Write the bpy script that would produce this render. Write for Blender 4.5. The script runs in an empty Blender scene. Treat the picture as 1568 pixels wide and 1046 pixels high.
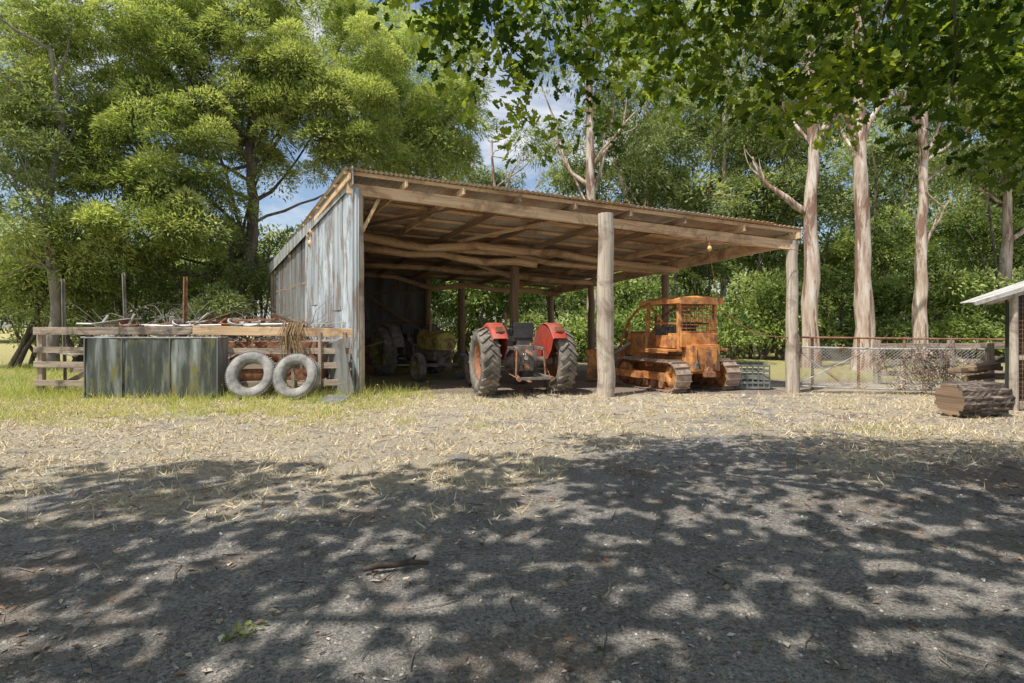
import bpy, math, numpy as np
from mathutils import Vector, Matrix
rng = np.random.default_rng(11)
scene = bpy.context.scene
rad = math.radians

# ------------------------------------------------------------------ materials
def new_mat(name):
    m = bpy.data.materials.new(name); m.use_nodes = True
    nt = m.node_tree
    for n in list(nt.nodes): nt.nodes.remove(n)
    return m, nt, nt.nodes.new("ShaderNodeOutputMaterial")

def ramp(nt, fac, cols, lo=0.3, hi=0.7):
    r = nt.nodes.new("ShaderNodeValToRGB")
    n = len(cols)
    while len(r.color_ramp.elements) < n: r.color_ramp.elements.new(0.5)
    for i, c in enumerate(cols):
        r.color_ramp.elements[i].position = lo + (hi - lo) * i / max(1, n - 1)
        r.color_ramp.elements[i].color = (*c, 1)
    nt.links.new(fac, r.inputs[0]); return r.outputs[0]

def noise(nt, vec, scale, detail=4, rough=0.6, dist=0.0):
    n = nt.nodes.new("ShaderNodeTexNoise")
    n.inputs["Scale"].default_value = scale; n.inputs["Detail"].default_value = detail
    n.inputs["Roughness"].default_value = rough; n.inputs["Distortion"].default_value = dist
    if vec: nt.links.new(vec, n.inputs["Vector"])
    return n.outputs["Fac"]

def mixc(nt, fac, a, b, mode='MIX'):
    m = nt.nodes.new("ShaderNodeMix"); m.data_type = 'RGBA'; m.blend_type = mode
    for s, v in ((0, fac), (6, a), (7, b)):
        if isinstance(v, (int, float)): m.inputs[s].default_value = v
        elif isinstance(v, tuple): m.inputs[s].default_value = (*v, 1)
        else: nt.links.new(v, m.inputs[s])
    return m.outputs[2]

def surf(name, cols, scale=6, stretch=(1, 1, 1), coord='Object', rough=0.8, metal=0.0, bump=0.3,
         dirt=None, dirt_scale=2.0, dirt_lo=0.5, dirt_hi=0.65, bscale=None, bdist=0.02, dstretch=None):
    m, nt, out = new_mat(name)
    tc = nt.nodes.new("ShaderNodeTexCoord")
    mp = nt.nodes.new("ShaderNodeMapping"); mp.inputs["Scale"].default_value = stretch
    nt.links.new(tc.outputs[coord], mp.inputs[0])
    f = noise(nt, mp.outputs[0], scale, 5, 0.65)
    c = ramp(nt, f, cols)
    if dirt:
        dv = tc.outputs['Object']
        if dstretch:
            mp2 = nt.nodes.new("ShaderNodeMapping"); mp2.inputs["Scale"].default_value = dstretch
            nt.links.new(dv, mp2.inputs[0]); dv = mp2.outputs[0]
        d = noise(nt, dv, dirt_scale, 4, 0.7, 0.5)
        df = ramp(nt, d, [(0, 0, 0), (1, 1, 1)], dirt_lo, dirt_hi)
        c = mixc(nt, df, c, dirt)
    b = nt.nodes.new("ShaderNodeBsdfPrincipled")
    nt.links.new(c, b.inputs["Base Color"])
    b.inputs["Roughness"].default_value = rough; b.inputs["Metallic"].default_value = metal
    if bump:
        bf = noise(nt, mp.outputs[0], bscale or scale * 2.5, 4, 0.7)
        bn = nt.nodes.new("ShaderNodeBump"); bn.inputs["Strength"].default_value = bump
        bn.inputs["Distance"].default_value = bdist
        nt.links.new(bf, bn.inputs["Height"]); nt.links.new(bn.outputs[0], b.inputs["Normal"])
    nt.links.new(b.outputs[0], out.inputs[0])
    return m

def leaf_mat(name, cols, trans=0.4, tmul=(1.25, 1.3, 0.6), **k):
    m, nt, out = new_mat(name)
    a = nt.nodes.new("ShaderNodeAttribute"); a.attribute_name = "tint"
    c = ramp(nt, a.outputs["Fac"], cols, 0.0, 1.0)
    d = nt.nodes.new("ShaderNodeBsdfDiffuse"); nt.links.new(c, d.inputs[0])
    if trans <= 0:
        nt.links.new(d.outputs[0], out.inputs[0]); return m
    t = nt.nodes.new("ShaderNodeBsdfTranslucent")
    tc = mixc(nt, 1.0, c, tmul, 'MULTIPLY'); nt.links.new(tc, t.inputs[0])
    mx = nt.nodes.new("ShaderNodeMixShader"); mx.inputs[0].default_value = trans
    nt.links.new(d.outputs[0], mx.inputs[1]); nt.links.new(t.outputs[0], mx.inputs[2])
    nt.links.new(mx.outputs[0], out.inputs[0])
    return m

M = {}
M['post'] = surf("weathered_post_wood", [(0.28, 0.225, 0.17), (0.54, 0.46, 0.37), (0.72, 0.64, 0.53)], 1, (1.0, 22, 1), 'UV', 0.9, bump=0.7, dirt=(0.27, 0.21, 0.16), dirt_scale=1.6)
M['timber'] = surf("sawn_hardwood_timber", [(0.46, 0.28, 0.15), (0.72, 0.50, 0.29), (0.80, 0.64, 0.44)], 1, (0.9, 18, 1), 'UV', 0.85, bump=0.5, dirt=(0.36, 0.225, 0.13), dirt_scale=1.3)
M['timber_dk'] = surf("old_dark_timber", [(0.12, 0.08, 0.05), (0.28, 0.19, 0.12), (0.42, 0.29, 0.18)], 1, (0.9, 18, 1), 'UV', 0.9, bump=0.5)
M['rail'] = surf("fence_rail_wood", [(0.20, 0.15, 0.11), (0.42, 0.33, 0.25), (0.58, 0.49, 0.40)], 1, (1.1, 20, 1), 'UV', 0.9, bump=0.6, dirt=(0.13, 0.11, 0.08), dirt_scale=2.2)
M['galv'] = surf("galvanised_iron", [(0.30, 0.345, 0.375), (0.50, 0.56, 0.60), (0.70, 0.75, 0.78)], 1.0, (2.5, 2.5, 0.4), 'Object', 0.55, 0.15, bump=0.1, dirt=(0.26, 0.24, 0.215), dirt_scale=1.3, dirt_lo=0.47, dirt_hi=0.60, dstretch=(2.2, 2.2, .6))
M['galv2'] = surf("dull_galvanised_iron", [(0.22, 0.245, 0.26), (0.38, 0.42, 0.44), (0.54, 0.58, 0.60)], 1.0, (3.5, 3.5, 0.4), 'Object', 0.6, 0.15, bump=0.1, dirt=(0.24, 0.19, 0.15), dirt_scale=1.6, dirt_lo=0.50, dirt_hi=0.60, dstretch=(2.2, 2.2, .5))
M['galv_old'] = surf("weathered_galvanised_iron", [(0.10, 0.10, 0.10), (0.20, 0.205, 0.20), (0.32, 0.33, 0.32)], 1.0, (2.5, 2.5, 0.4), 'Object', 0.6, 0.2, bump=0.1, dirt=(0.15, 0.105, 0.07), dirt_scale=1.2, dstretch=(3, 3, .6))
M['roof'] = surf("rusty_roof_iron", [(0.36, 0.33, 0.29), (0.58, 0.53, 0.46), (0.70, 0.63, 0.53)], 1.4, (1, 1, 1), 'Object', 0.6, 0.0, bump=0.1, dirt=(0.50, 0.30, 0.16), dirt_scale=0.7, dirt_lo=0.45, dirt_hi=0.62)
M['red'] = surf("red_tractor_paint", [(0.34, 0.035, 0.02), (0.50, 0.06, 0.035), (0.54, 0.12, 0.08)], 3, rough=0.6, bump=0.05, dirt=(0.24, 0.11, 0.08), dirt_scale=5, dirt_lo=0.47, dirt_hi=0.64)
M['orange_rim'] = surf("faded_orange_rim", [(0.33, 0.11, 0.05), (0.46, 0.18, 0.08)], 6, rough=0.7, bump=0.1, dirt=(0.20, 0.13, 0.09), dirt_scale=8, dirt_lo=.42, dirt_hi=.58)
M['orange'] = surf("orange_machine_paint", [(0.50, 0.17, 0.045), (0.72, 0.30, 0.07), (0.76, 0.44, 0.18)], 4, rough=0.75, bump=0.15, dirt=(0.33, 0.155, 0.085), dirt_scale=4.5, dirt_lo=0.44, dirt_hi=0.60)
M['yellow'] = surf("yellow_paint", [(0.36, 0.29, 0.06), (0.5, 0.42, 0.09)], 3, rough=0.6, bump=0.1, dirt=(0.13, 0.10, 0.05), dirt_scale=4, dirt_lo=.42, dirt_hi=.6)
M['greycast'] = surf("greasy_cast_iron", [(0.08, 0.075, 0.07), (0.20, 0.175, 0.155), (0.34, 0.29, 0.25)], 7, rough=0.6, metal=0.1, bump=0.3)
M['rubber'] = surf("dusty_tyre_rubber", [(0.08, 0.073, 0.065), (0.18, 0.16, 0.135), (0.34, 0.29, 0.235)], 5, rough=0.85, bump=0.2)
M['rubber_old'] = surf("sunbleached_tyre_rubber", [(0.12, 0.115, 0.105), (0.28, 0.27, 0.255), (0.46, 0.44, 0.41)], 4, rough=0.9, bump=0.3)
M['rust'] = surf("rusty_steel", [(0.15, 0.07, 0.04), (0.32, 0.15, 0.08), (0.46, 0.26, 0.16)], 9, rough=0.85, metal=0.1, bump=0.3)
M['track'] = surf("worn_track_steel", [(0.22, 0.16, 0.12), (0.40, 0.30, 0.23), (0.55, 0.44, 0.35)], 7, rough=0.7, metal=0.2, bump=0.3)
M['black'] = surf("black_vinyl", [(0.02, 0.02, 0.022), (0.07, 0.07, 0.07)], 5, rough=0.6, bump=0.1)
M['steel'] = surf("galvanised_pipe", [(0.38, 0.37, 0.35), (0.62, 0.61, 0.58)], 6, rough=0.5, metal=0.3, bump=0.1, dirt=(0.28, 0.16, 0.09), dirt_scale=3)
M['tank'] = surf("stained_tank_iron", [(0.022, 0.025, 0.021), (0.075, 0.085, 0.07), (0.34, 0.38, 0.38)], 1.0, (3.4, 2.2, 0.5), 'Object', 0.6, 0.1, bump=0.1, dirt=(0.21, 0.195, 0.06), dirt_scale=1.2, dirt_lo=0.52, dirt_hi=0.68, dstretch=(3, 3, .8))
M['pale'] = surf("pale_sheet", [(0.42, 0.41, 0.38), (0.60, 0.59, 0.55)], 5, rough=0.7, bump=0.1, dirt=(.3, .27, .22), dirt_scale=2)
M['greenwall'] = surf("dark_green_boards", [(0.03, 0.04, 0.03), (0.08, 0.09, 0.07)], 3, (6, 1, .5), rough=0.8, bump=0.3)
M['bark_dk'] = surf("dark_bark", [(0.055, 0.044, 0.034), (0.13, 0.105, 0.083), (0.24, 0.20, 0.16)], 5, (1, 1, 0.25), 'Object', 0.95, bump=0.9, bdist=0.05)
M['bark_grey'] = surf("grey_branch_bark", [(0.14, 0.12, 0.10), (0.26, 0.225, 0.19), (0.40, 0.36, 0.31)], 6, (1, 1, 0.3), 'Object', 0.95, bump=0.4)
M['gum'] = surf("gum_bark", [(0.26, 0.165, 0.12), (0.54, 0.43, 0.34), (0.80, 0.74, 0.65)], 3.2, (1.6, 1.6, 0.22), 'Object', 0.85, bump=0.6, bdist=0.06, dirt=(0.25, 0.15, 0.105), dirt_scale=1.3, dirt_lo=0.50, dirt_hi=0.57, dstretch=(2.2, 2.2, .3))
M['straw_rope'] = surf("old_rope", [(0.22, 0.14, 0.07), (0.40, 0.28, 0.15)], 20, rough=0.95, bump=0.3)
M['bulb'] = surf("lamp_glass", [(0.75, 0.45, 0.15), (0.8, 0.6, 0.3)], 4, rough=0.2, bump=0)

L = {}
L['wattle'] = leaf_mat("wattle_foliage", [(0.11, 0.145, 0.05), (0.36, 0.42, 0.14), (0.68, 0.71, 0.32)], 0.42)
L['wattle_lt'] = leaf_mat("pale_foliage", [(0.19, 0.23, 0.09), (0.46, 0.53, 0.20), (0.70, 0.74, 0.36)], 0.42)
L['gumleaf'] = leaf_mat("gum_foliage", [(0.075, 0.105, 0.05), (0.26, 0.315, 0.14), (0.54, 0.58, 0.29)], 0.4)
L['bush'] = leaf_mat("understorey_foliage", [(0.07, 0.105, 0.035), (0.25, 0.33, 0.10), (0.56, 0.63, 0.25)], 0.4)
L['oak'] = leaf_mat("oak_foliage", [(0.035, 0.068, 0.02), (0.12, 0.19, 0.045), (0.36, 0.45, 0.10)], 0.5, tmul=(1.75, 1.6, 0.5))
L['grass'] = leaf_mat("grass_blades", [(0.72, 0.64, 0.33), (0.56, 0.57, 0.20), (0.28, 0.39, 0.08)], 0.35)
L['straw'] = leaf_mat("dry_grass", [(0.38, 0.28, 0.17), (0.70, 0.57, 0.36), (0.86, 0.78, 0.58)], 0.0)
L['litter'] = leaf_mat("leaf_litter", [(0.09, 0.065, 0.05), (0.28, 0.17, 0.11), (0.46, 0.36, 0.27), (0.72, 0.67, 0.60)], 0.0)
L['flower'] = leaf_mat("weed_flowers", [(0.6, 0.42, 0.02), (0.75, 0.6, 0.05)], 0.2)

# ------------------------------------------------------------------ mesh builder
def V3(a): return np.array(a, float)
def unit(v): return v / (np.linalg.norm(v) + 1e-9)

class MB:
    def __init__(s): s.v = []; s.f = []; s.m = []; s.uv = []; s.sm = []
    def add(s, vs, fs, m, uvs=None, smooth=False):
        o = len(s.v); s.v += [tuple(map(float, p)) for p in vs]
        for i, f in enumerate(fs):
            s.f.append([o + k for k in f]); s.m.append(m); s.sm.append(smooth)
            if uvs is None: s.uv += [(vs[k][0] + vs[k][1] * .7, vs[k][2]) for k in f]
            else: s.uv += uvs[i]
    def beam(s, p0, p1, w, h, m, up=(0, 0, 1), taper=1.0):
        p0 = V3(p0); p1 = V3(p1); d = unit(p1 - p0); L_ = np.linalg.norm(p1 - p0)
        up = V3(up)
        if abs(np.dot(d, up)) > 0.98: up = V3((0, 1, 0))
        x = unit(np.cross(d, up)); z = np.cross(x, d)
        vs = []
        for p, t in ((p0, 1), (p1, taper)):
            for a, b in ((-1, -1), (1, -1), (1, 1), (-1, 1)):
                vs.append(p + x * a * w * t / 2 + z * b * h * t / 2)
        fs = [(0, 1, 5, 4), (1, 2, 6, 5), (2, 3, 7, 6), (3, 0, 4, 7), (3, 2, 1, 0), (4, 5, 6, 7)]
        ou = rng.random() * 20; ov = rng.random() * 20
        uv = []; acc = ov
        for i, wd in enumerate((w, h, w, h)):
            uv.append([(ou, acc), (ou, acc + wd), (ou + L_, acc + wd), (ou + L_, acc)]); acc += wd
        uv.append([(ou, ov), (ou + w, ov), (ou + w, ov + h), (ou, ov + h)]); uv.append(uv[-1])
        s.add(vs, fs, m, uv)
    def box(s, c, size, m, R=None):
        c = V3(c); hx, hy, hz = [a / 2 for a in size]
        a = V3((0, -hy, 0)); b = V3((0, hy, 0)); 
        if R is None: s.beam(c + a, c + b, size[0], size[2], m)
        else:
            R = np.array(R)
            s.beam(c + R @ a, c + R @ b, size[0], size[2], m, up=R @ V3((0, 0, 1)))
    def tube(s, pts, radii, m, seg=10, caps=True, rough=0.0):
        pts = [V3(p) for p in pts]; n = len(pts)
        if isinstance(radii, (int, float)): radii = [radii] * n
        vs = []; prev = None; ou = rng.random() * 20; acc = ou; us = []
        for i in range(n):
            d = unit(pts[min(i + 1, n - 1)] - pts[max(i - 1, 0)])
            if prev is None:
                a = V3((1, 0, 0)) if abs(d[0]) < .9 else V3((0, 1, 0))
                x = unit(np.cross(d, a))
            else: x = unit(prev - d * np.dot(prev, d))
            prev = x; y = np.cross(d, x)
            if i: acc += np.linalg.norm(pts[i] - pts[i - 1])
            us.append(acc)
            for k in range(seg):
                t = 2 * math.pi * k / seg
                r = radii[i] * (1 + (rng.random() - .5) * rough)
                vs.append(pts[i] + (x * math.cos(t) + y * math.sin(t)) * r)
        fs = []; uv = []
        for i in range(n - 1):
            for k in range(seg):
                k2 = (k + 1) % seg
                fs.append((i * seg + k, i * seg + k2, (i + 1) * seg + k2, (i + 1) * seg + k))
                va = ou + k / seg * 6.28 * radii[0]; vb = ou + (k + 1) / seg * 6.28 * radii[0]
                uv.append([(us[i], va), (us[i], vb), (us[i + 1], vb), (us[i + 1], va)])
        s.add(vs, fs, m, uv, True)
        if caps:
            for j in (0, n - 1):
                ring = vs[j * seg:(j + 1) * seg]
                s.add(ring, [tuple(range(seg))[::(1 if j else -1)]], m, None, False)
    def cyl(s, p0, p1, r, m, seg=12, r1=None, rough=0.0): s.tube([p0, p1], [r, r if r1 is None else r1], m, seg, True, rough)
    def lathe(s, c, axis, prof, m, seg=32, closed=True, smooth=True):
        c = V3(c); d = unit(V3(axis)); a = V3((0, 0, 1)) if abs(d[2]) < .9 else V3((1, 0, 0))
        x = unit(np.cross(d, a)); y = np.cross(d, x); n = len(prof); vs = []
        for k in range(seg):
            t = 2 * math.pi * k / seg; rdir = x * math.cos(t) + y * math.sin(t)
            for r, h in prof: vs.append(c + rdir * r + d * h)
        fs = []
        for k in range(seg):
            k2 = (k + 1) % seg
            for i in range(n if closed else n - 1):
                j = (i + 1) % n
                fs.append((k * n + i, k2 * n + i, k2 * n + j, k * n + j))
        s.add(vs, fs, m, None, smooth)
    def corr(s, A, B, C, D, m, pitch=0.08, amp=0.009, rows=3, sag=0.0):
        A, B, C, D = map(V3, (A, B, C, D)); L_ = np.linalg.norm(B - A)
        nu = max(2, int(L_ / pitch * 6)); nrm = unit(np.cross(B - A, D - A)); vs = []
        for j in range(rows + 1):
            v = j / rows
            for i in range(nu + 1):
                u = i / nu
                p = (A * (1 - u) + B * u) * (1 - v) + (D * (1 - u) + C * u) * v
                vs.append(p + nrm * (amp * math.sin(u * L_ / pitch * 2 * math.pi) + sag * math.sin(u * 9 + v * 5)))
        fs = [(j * (nu + 1) + i, j * (nu + 1) + i + 1, (j + 1) * (nu + 1) + i + 1, (j + 1) * (nu + 1) + i)
              for j in range(rows) for i in range(nu)]
        s.add(vs, fs, m, None, True)
    def obj(s, name, mats, parent=None, bevel=0.0, loc=(0, 0, 0), rz=0.0):
        me = bpy.data.meshes.new(name); me.from_pydata(s.v, [], s.f)
        for m in mats: me.materials.append(m)
        me.polygons.foreach_set("material_index", s.m)
        me.polygons.foreach_set("use_smooth", s.sm)
        uvl = me.uv_layers.new(name="UVMap")
        uvl.data.foreach_set("uv", np.array(s.uv, np.float32).ravel())
        me.update()
        o = bpy.data.objects.new(name, me); scene.collection.objects.link(o)
        o.location = loc; o.rotation_euler = (0, 0, rz)
        if parent: o.parent = parent
        if bevel:
            b = o.modifiers.new("bevel", 'BEVEL'); b.width = bevel; b.segments = 2; b.limit_method = 'ANGLE'; b.angle_limit = rad(50)
        return o

def empty(name, loc=(0, 0, 0), rz=0.0):
    e = bpy.data.objects.new(name, None); scene.collection.objects.link(e)
    e.location = loc; e.rotation_euler = (0, 0, rz); e.empty_display_size = .3
    return e

# ------------------------------------------------------------------ scatter
def scatter(name, tv, tf, pos, fr, sc, tint, mat, parent=None):
    tv = np.array(tv, np.float32); n = len(pos); k = len(tv)
    sc = np.asarray(sc, np.float32)
    if sc.ndim == 1: sc = np.repeat(sc[:, None], 3, 1)
    P = np.einsum('nij,nkj->nki', fr.astype(np.float32), tv[None] * sc[:, None, :]) + pos[:, None, :].astype(np.float32)
    lp = np.concatenate([np.array(f) for f in tf]); sizes = np.array([len(f) for f in tf])
    loops = (np.arange(n)[:, None] * k + lp[None]).ravel().astype(np.int32)
    tot = np.tile(sizes, n); start = np.concatenate([[0], np.cumsum(tot)[:-1]]).astype(np.int32)
    me = bpy.data.meshes.new(name)
    me.vertices.add(n * k); me.vertices.foreach_set("co", P.ravel())
    me.loops.add(len(loops)); me.loops.foreach_set("vertex_index", loops)
    me.polygons.add(len(tot)); me.polygons.foreach_set("loop_start", start)
    me.update(calc_edges=True)
    at = me.attributes.new("tint", 'FLOAT', 'POINT')
    at.data.foreach_set("value", np.repeat(np.clip(tint, 0, 1), k).astype(np.float32))
    me.materials.append(mat)
    o = bpy.data.objects.new(name, me); scene.collection.objects.link(o)
    if parent: o.parent = parent
    return o

def norm_rows(a): return a / (np.linalg.norm(a, axis=1, keepdims=True) + 1e-9)
def frames(d, up=None, upw=0.0):
    d = norm_rows(d); n = len(d)
    r = rng.normal(size=(n, 3))
    if up is not None: r = r * (1 - upw) + np.array(up)[None] * upw * 2
    nrm = norm_rows(r - d * np.sum(r * d, 1, keepdims=True)); side = np.cross(d, nrm)
    return np.stack([side, d, nrm], axis=2)

LEAF = ([(0, 0, 0), (0.5, 0.45, 0.05), (0, 1, -0.05), (-0.5, 0.45, 0.05)], [(0, 1, 2, 3)])
_h = [(0.0, 0.03), (0.14, 0.10), (0.24, 0.22), (0.34, 0.13), (0.5, 0.32), (0.6, 0.17), (0.76, 0.28), (0.86, 0.13), (1.0, 0.0)]
_r = [(w, t, w * 0.35) for t, w in _h]; _l = [(-w, t, w * 0.35) for t, w in _h[:-1]]
OAK = (_r + _l, [(0, 1, 2, 3, 4, 5, 6, 7, 8), (0, 8, 16, 15, 14, 13, 12, 11, 10, 9)])
OAKLO = ([(0, 0, 0), (.22, .25, .06), (.16, .36, 0), (.32, .55, .1), (.2, .85, .03), (0, 1, 0), (-.2, .85, .03), (-.32, .55, .1), (-.16, .36, 0), (-.22, .25, .06)], [tuple(range(10))])

def crown_clumps(blobs, inner=0.55, flat=1.0):
    C = []
    for (x, y, z, rx, ry, rz, n) in blobs:
        d = norm_rows(rng.normal(size=(n, 3))); r = inner + (1.03 - inner) * rng.random(n) ** 0.6
        r = r * (1 + 0.12 * rng.normal(size=n))
        C.append(np.array([x, y, z]) + d * r[:, None] * np.array([rx, ry, rz]))
    return np.concatenate(C)

def foliage(name, C, size, nper, leaf_l, leaf_w, mat, parent, droop=0.5, flat=0.6, tintbase=0.5, tintvar=0.25, tpl=LEAF, upw=.5):
    m = len(C); s = size * (0.6 + 0.8 * rng.random(m))
    idx = np.repeat(np.arange(m), nper); n = len(idx)
    d = norm_rows(rng.normal(size=(n, 3)))
    d[:, 2] = np.where(rng.random(n) < 0.78, np.abs(d[:, 2]), d[:, 2])
    r = 0.35 + 0.65 * rng.random(n) ** 0.35
    stretch = 0.75 + 0.5 * rng.random((m, 3))
    off = d * r[:, None] * s[idx][:, None] * stretch[idx] * np.array([1, 1, flat])
    rr = (off[:, 0] ** 2 + off[:, 1] ** 2) / (s[idx] ** 2)
    off[:, 2] -= 0.35 * rr * s[idx]
    pos = C[idx] + off
    ld = d + rng.normal(size=(n, 3)) * 0.45 + np.array([0, 0, -droop])
    ct = tintbase + tintvar * rng.normal(size=m)
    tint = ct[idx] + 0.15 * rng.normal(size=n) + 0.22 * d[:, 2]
    ls = leaf_l * (0.6 + 0.8 * rng.random(n))
    sc = np.stack([ls * leaf_w / leaf_l * 1.0, ls, ls], 1)
    return scatter(name, tpl[0], tpl[1], pos, frames(ld, (-.25, -.3, .9), upw), sc, tint, mat, parent)

def curve_pts(p0, p1, n=6, bend=0.15, sag=0.0):
    p0 = V3(p0); p1 = V3(p1); L_ = np.linalg.norm(p1 - p0)
    b = rng.normal(size=3) * bend * L_; pts = []
    for i in range(n + 1):
        t = i / n
        pts.append(p0 + (p1 - p0) * t + b * math.sin(math.pi * t) * 0.5 + V3((0, 0, -sag)) * math.sin(math.pi * t)
                   + (rng.normal(size=3) * 0.03 * L_ / n * 2 if 0 < i < n else 0))
    return pts

def make_tree(name, trunk, r0, r1, bark, C, nlimb, limb_r, fol_args, seg=14, hlim=.3, rise=.5, extra=()):
    e = empty(name, trunk[0]); off = V3(trunk[0])
    mb = MB(); pts = [V3(p) - off for p in trunk]
    fine = []; rr = []
    n = len(pts)
    for i in range(n - 1):
        for k in range(5):
            t = k / 5; fine.append(pts[i] * (1 - t) + pts[i + 1] * t + rng.normal(size=3) * r0 * 0.14)
            g = (i + t) / (n - 1); rr.append((r0 + (r1 - r0) * g) * (1 + 0.5 * math.exp(-g * 18)) * (1 + .05 * rng.normal()))
    fine.append(pts[-1]); rr.append(r1)
    mb.tube(fine, rr, 0, seg, True, 0.12)
    for (zs, dx, dz, rl) in extra:
        st = fine[int(np.argmin([abs(p[2] - zs) for p in fine]))]
        cp = curve_pts(st, st + V3((dx, .4 * rng.normal(), dz)), 8, .18); mb.tube(cp, [rl * (1 - .8 * i / 8) for i in range(9)], 0, 9)
        for q in range(3):
            a = cp[rng.integers(4, 8)]; mb.tube(curve_pts(a, a + V3((dx * .3 + .5 * rng.normal(), .3 * rng.normal(), abs(dz) * .5)), 5, .25), [rl * .35, rl * .28, rl * .2, rl * .14, rl * .09, rl * .04], 0, 6)
    if len(C):
        sel = rng.choice(len(C), min(nlimb, len(C)), replace=False)
        for j in sel:
            tgt = C[j] - off
            cand = [i for i, p in enumerate(fine) if p[2] < tgt[2] - rise and i > len(fine) * hlim]
            if not cand: continue
            st = fine[rng.choice(cand)]
            cp = curve_pts(st, tgt, 7, 0.22)
            rs = [limb_r * (1 - 0.9 * i / 7) * (0.6 + 0.4 * rng.random()) for i in range(8)]
            mb.tube(cp, rs, 0, 7)
            for q in range(2):
                a = cp[rng.integers(3, 6)]; b = a + rng.normal(size=3) * np.array([1.3, 1.3, 0.9])
                mb.tube(curve_pts(a, b, 4, .25), [limb_r * .3, limb_r * .24, limb_r * .17, limb_r * .1, limb_r * .05], 0, 5)
    mb.obj("trunk_and_limbs", [bark], e)
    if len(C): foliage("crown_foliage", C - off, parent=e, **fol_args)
    return e

# ------------------------------------------------------------------ noise in numpy
def vnoise(x, y, seed):
    g = np.random.default_rng(seed).random((256, 256))
    xi = np.floor(x).astype(int); yi = np.floor(y).astype(int); fx = x - xi; fy = y - yi
    fx = fx * fx * (3 - 2 * fx); fy = fy * fy * (3 - 2 * fy)
    a = g[xi % 256, yi % 256]; b = g[(xi + 1) % 256, yi % 256]; c = g[xi % 256, (yi + 1) % 256]; d = g[(xi + 1) % 256, (yi + 1) % 256]
    return (a * (1 - fx) + b * fx) * (1 - fy) + (c * (1 - fx) + d * fx) * fy
def fbm(x, y, seed): return (vnoise(x, y, seed) * .5 + vnoise(x * 2.1, y * 2.1, seed + 1) * .3 + vnoise(x * 4.3, y * 4.3, seed + 2) * .2)
def sstep(a, b, x):
    t = np.clip((x - a) / (b - a), 0, 1); return t * t * (3 - 2 * t)

def masks(x, y):
    n = fbm(x * 0.6 + 30, y * 0.9 + 30, 3); n2 = fbm(x * 1.7 + 9, y * 2.3 + 50, 9); n3 = fbm(x * 3.5 + 9, y * 4.5 + 50, 19)
    edge = 5.2 + 0.9 * np.sin(x * 0.5) + (n - .5) * 3.5
    straw = sstep(edge - .8, edge + 1.4, y) * (1 - sstep(12.1, 12.6, y) * (x > -3.6) * (x < 6)) * (1 - sstep(14, 16, y))
    cx = 1.8 + (y - 6) * 0.66
    track = np.exp(-((x - cx) / (0.8 + 0.06 * y)) ** 2) * sstep(4, 6, y) * (0.6 + 0.9 * (n2 - .3))
    lt = np.exp(-((y - 6.5 - 0.08 * x) / 0.6) ** 2) * (x > -2.5) * (x < 3.5)
    straw = np.clip(straw * sstep(.26, .50, .45 * n2 + .55 * n3) * 1.2 - 0.7 * np.clip(track, 0, 1) - 0.45 * lt, 0, 1)
    straw = np.maximum(straw, sstep(.48, .62, n) * sstep(3.8, 4.8, y) * (y < 7) * (x < 0.5) * .7 * sstep(.35, .6, n3))
    green = sstep(8.0, 9.8, y + (n - .5) * 2.4 - 0.18 * np.clip(x + 3.2, 0, 9) * 3) * (1 - sstep(-2.8, -1.4, x + (n2 - .5) * 2)) * (.35 + .8 * sstep(.35, .65, n3))
    green = np.maximum(green, 0.6 * np.exp(-((x - 5.2) / .8) ** 2 - ((y - 8.0) / .7) ** 2) * (n2 > .45))
    green = np.maximum(green, .35 * sstep(.60, .68, n2) * sstep(7, 8.2, y) * (y < 12))
    green = np.maximum(green, sstep(14, 17, y) * ((x < -8) | (y > 22) | (x > 7.5)))
    brown = sstep(2.4, 4.8, x - 0.1 * y + (n - .5) * 3) * sstep(2.5, 4, y) * (1 - sstep(8.5, 11, y))
    brown = np.maximum(brown, .5 * sstep(.55, .68, n2) * (y < 8))
    brown = np.maximum(brown, sstep(12.0, 12.6, y) * .8)
    return np.clip(straw, 0, 1), np.clip(green, 0, 1), np.clip(brown, 0, 1)

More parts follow.
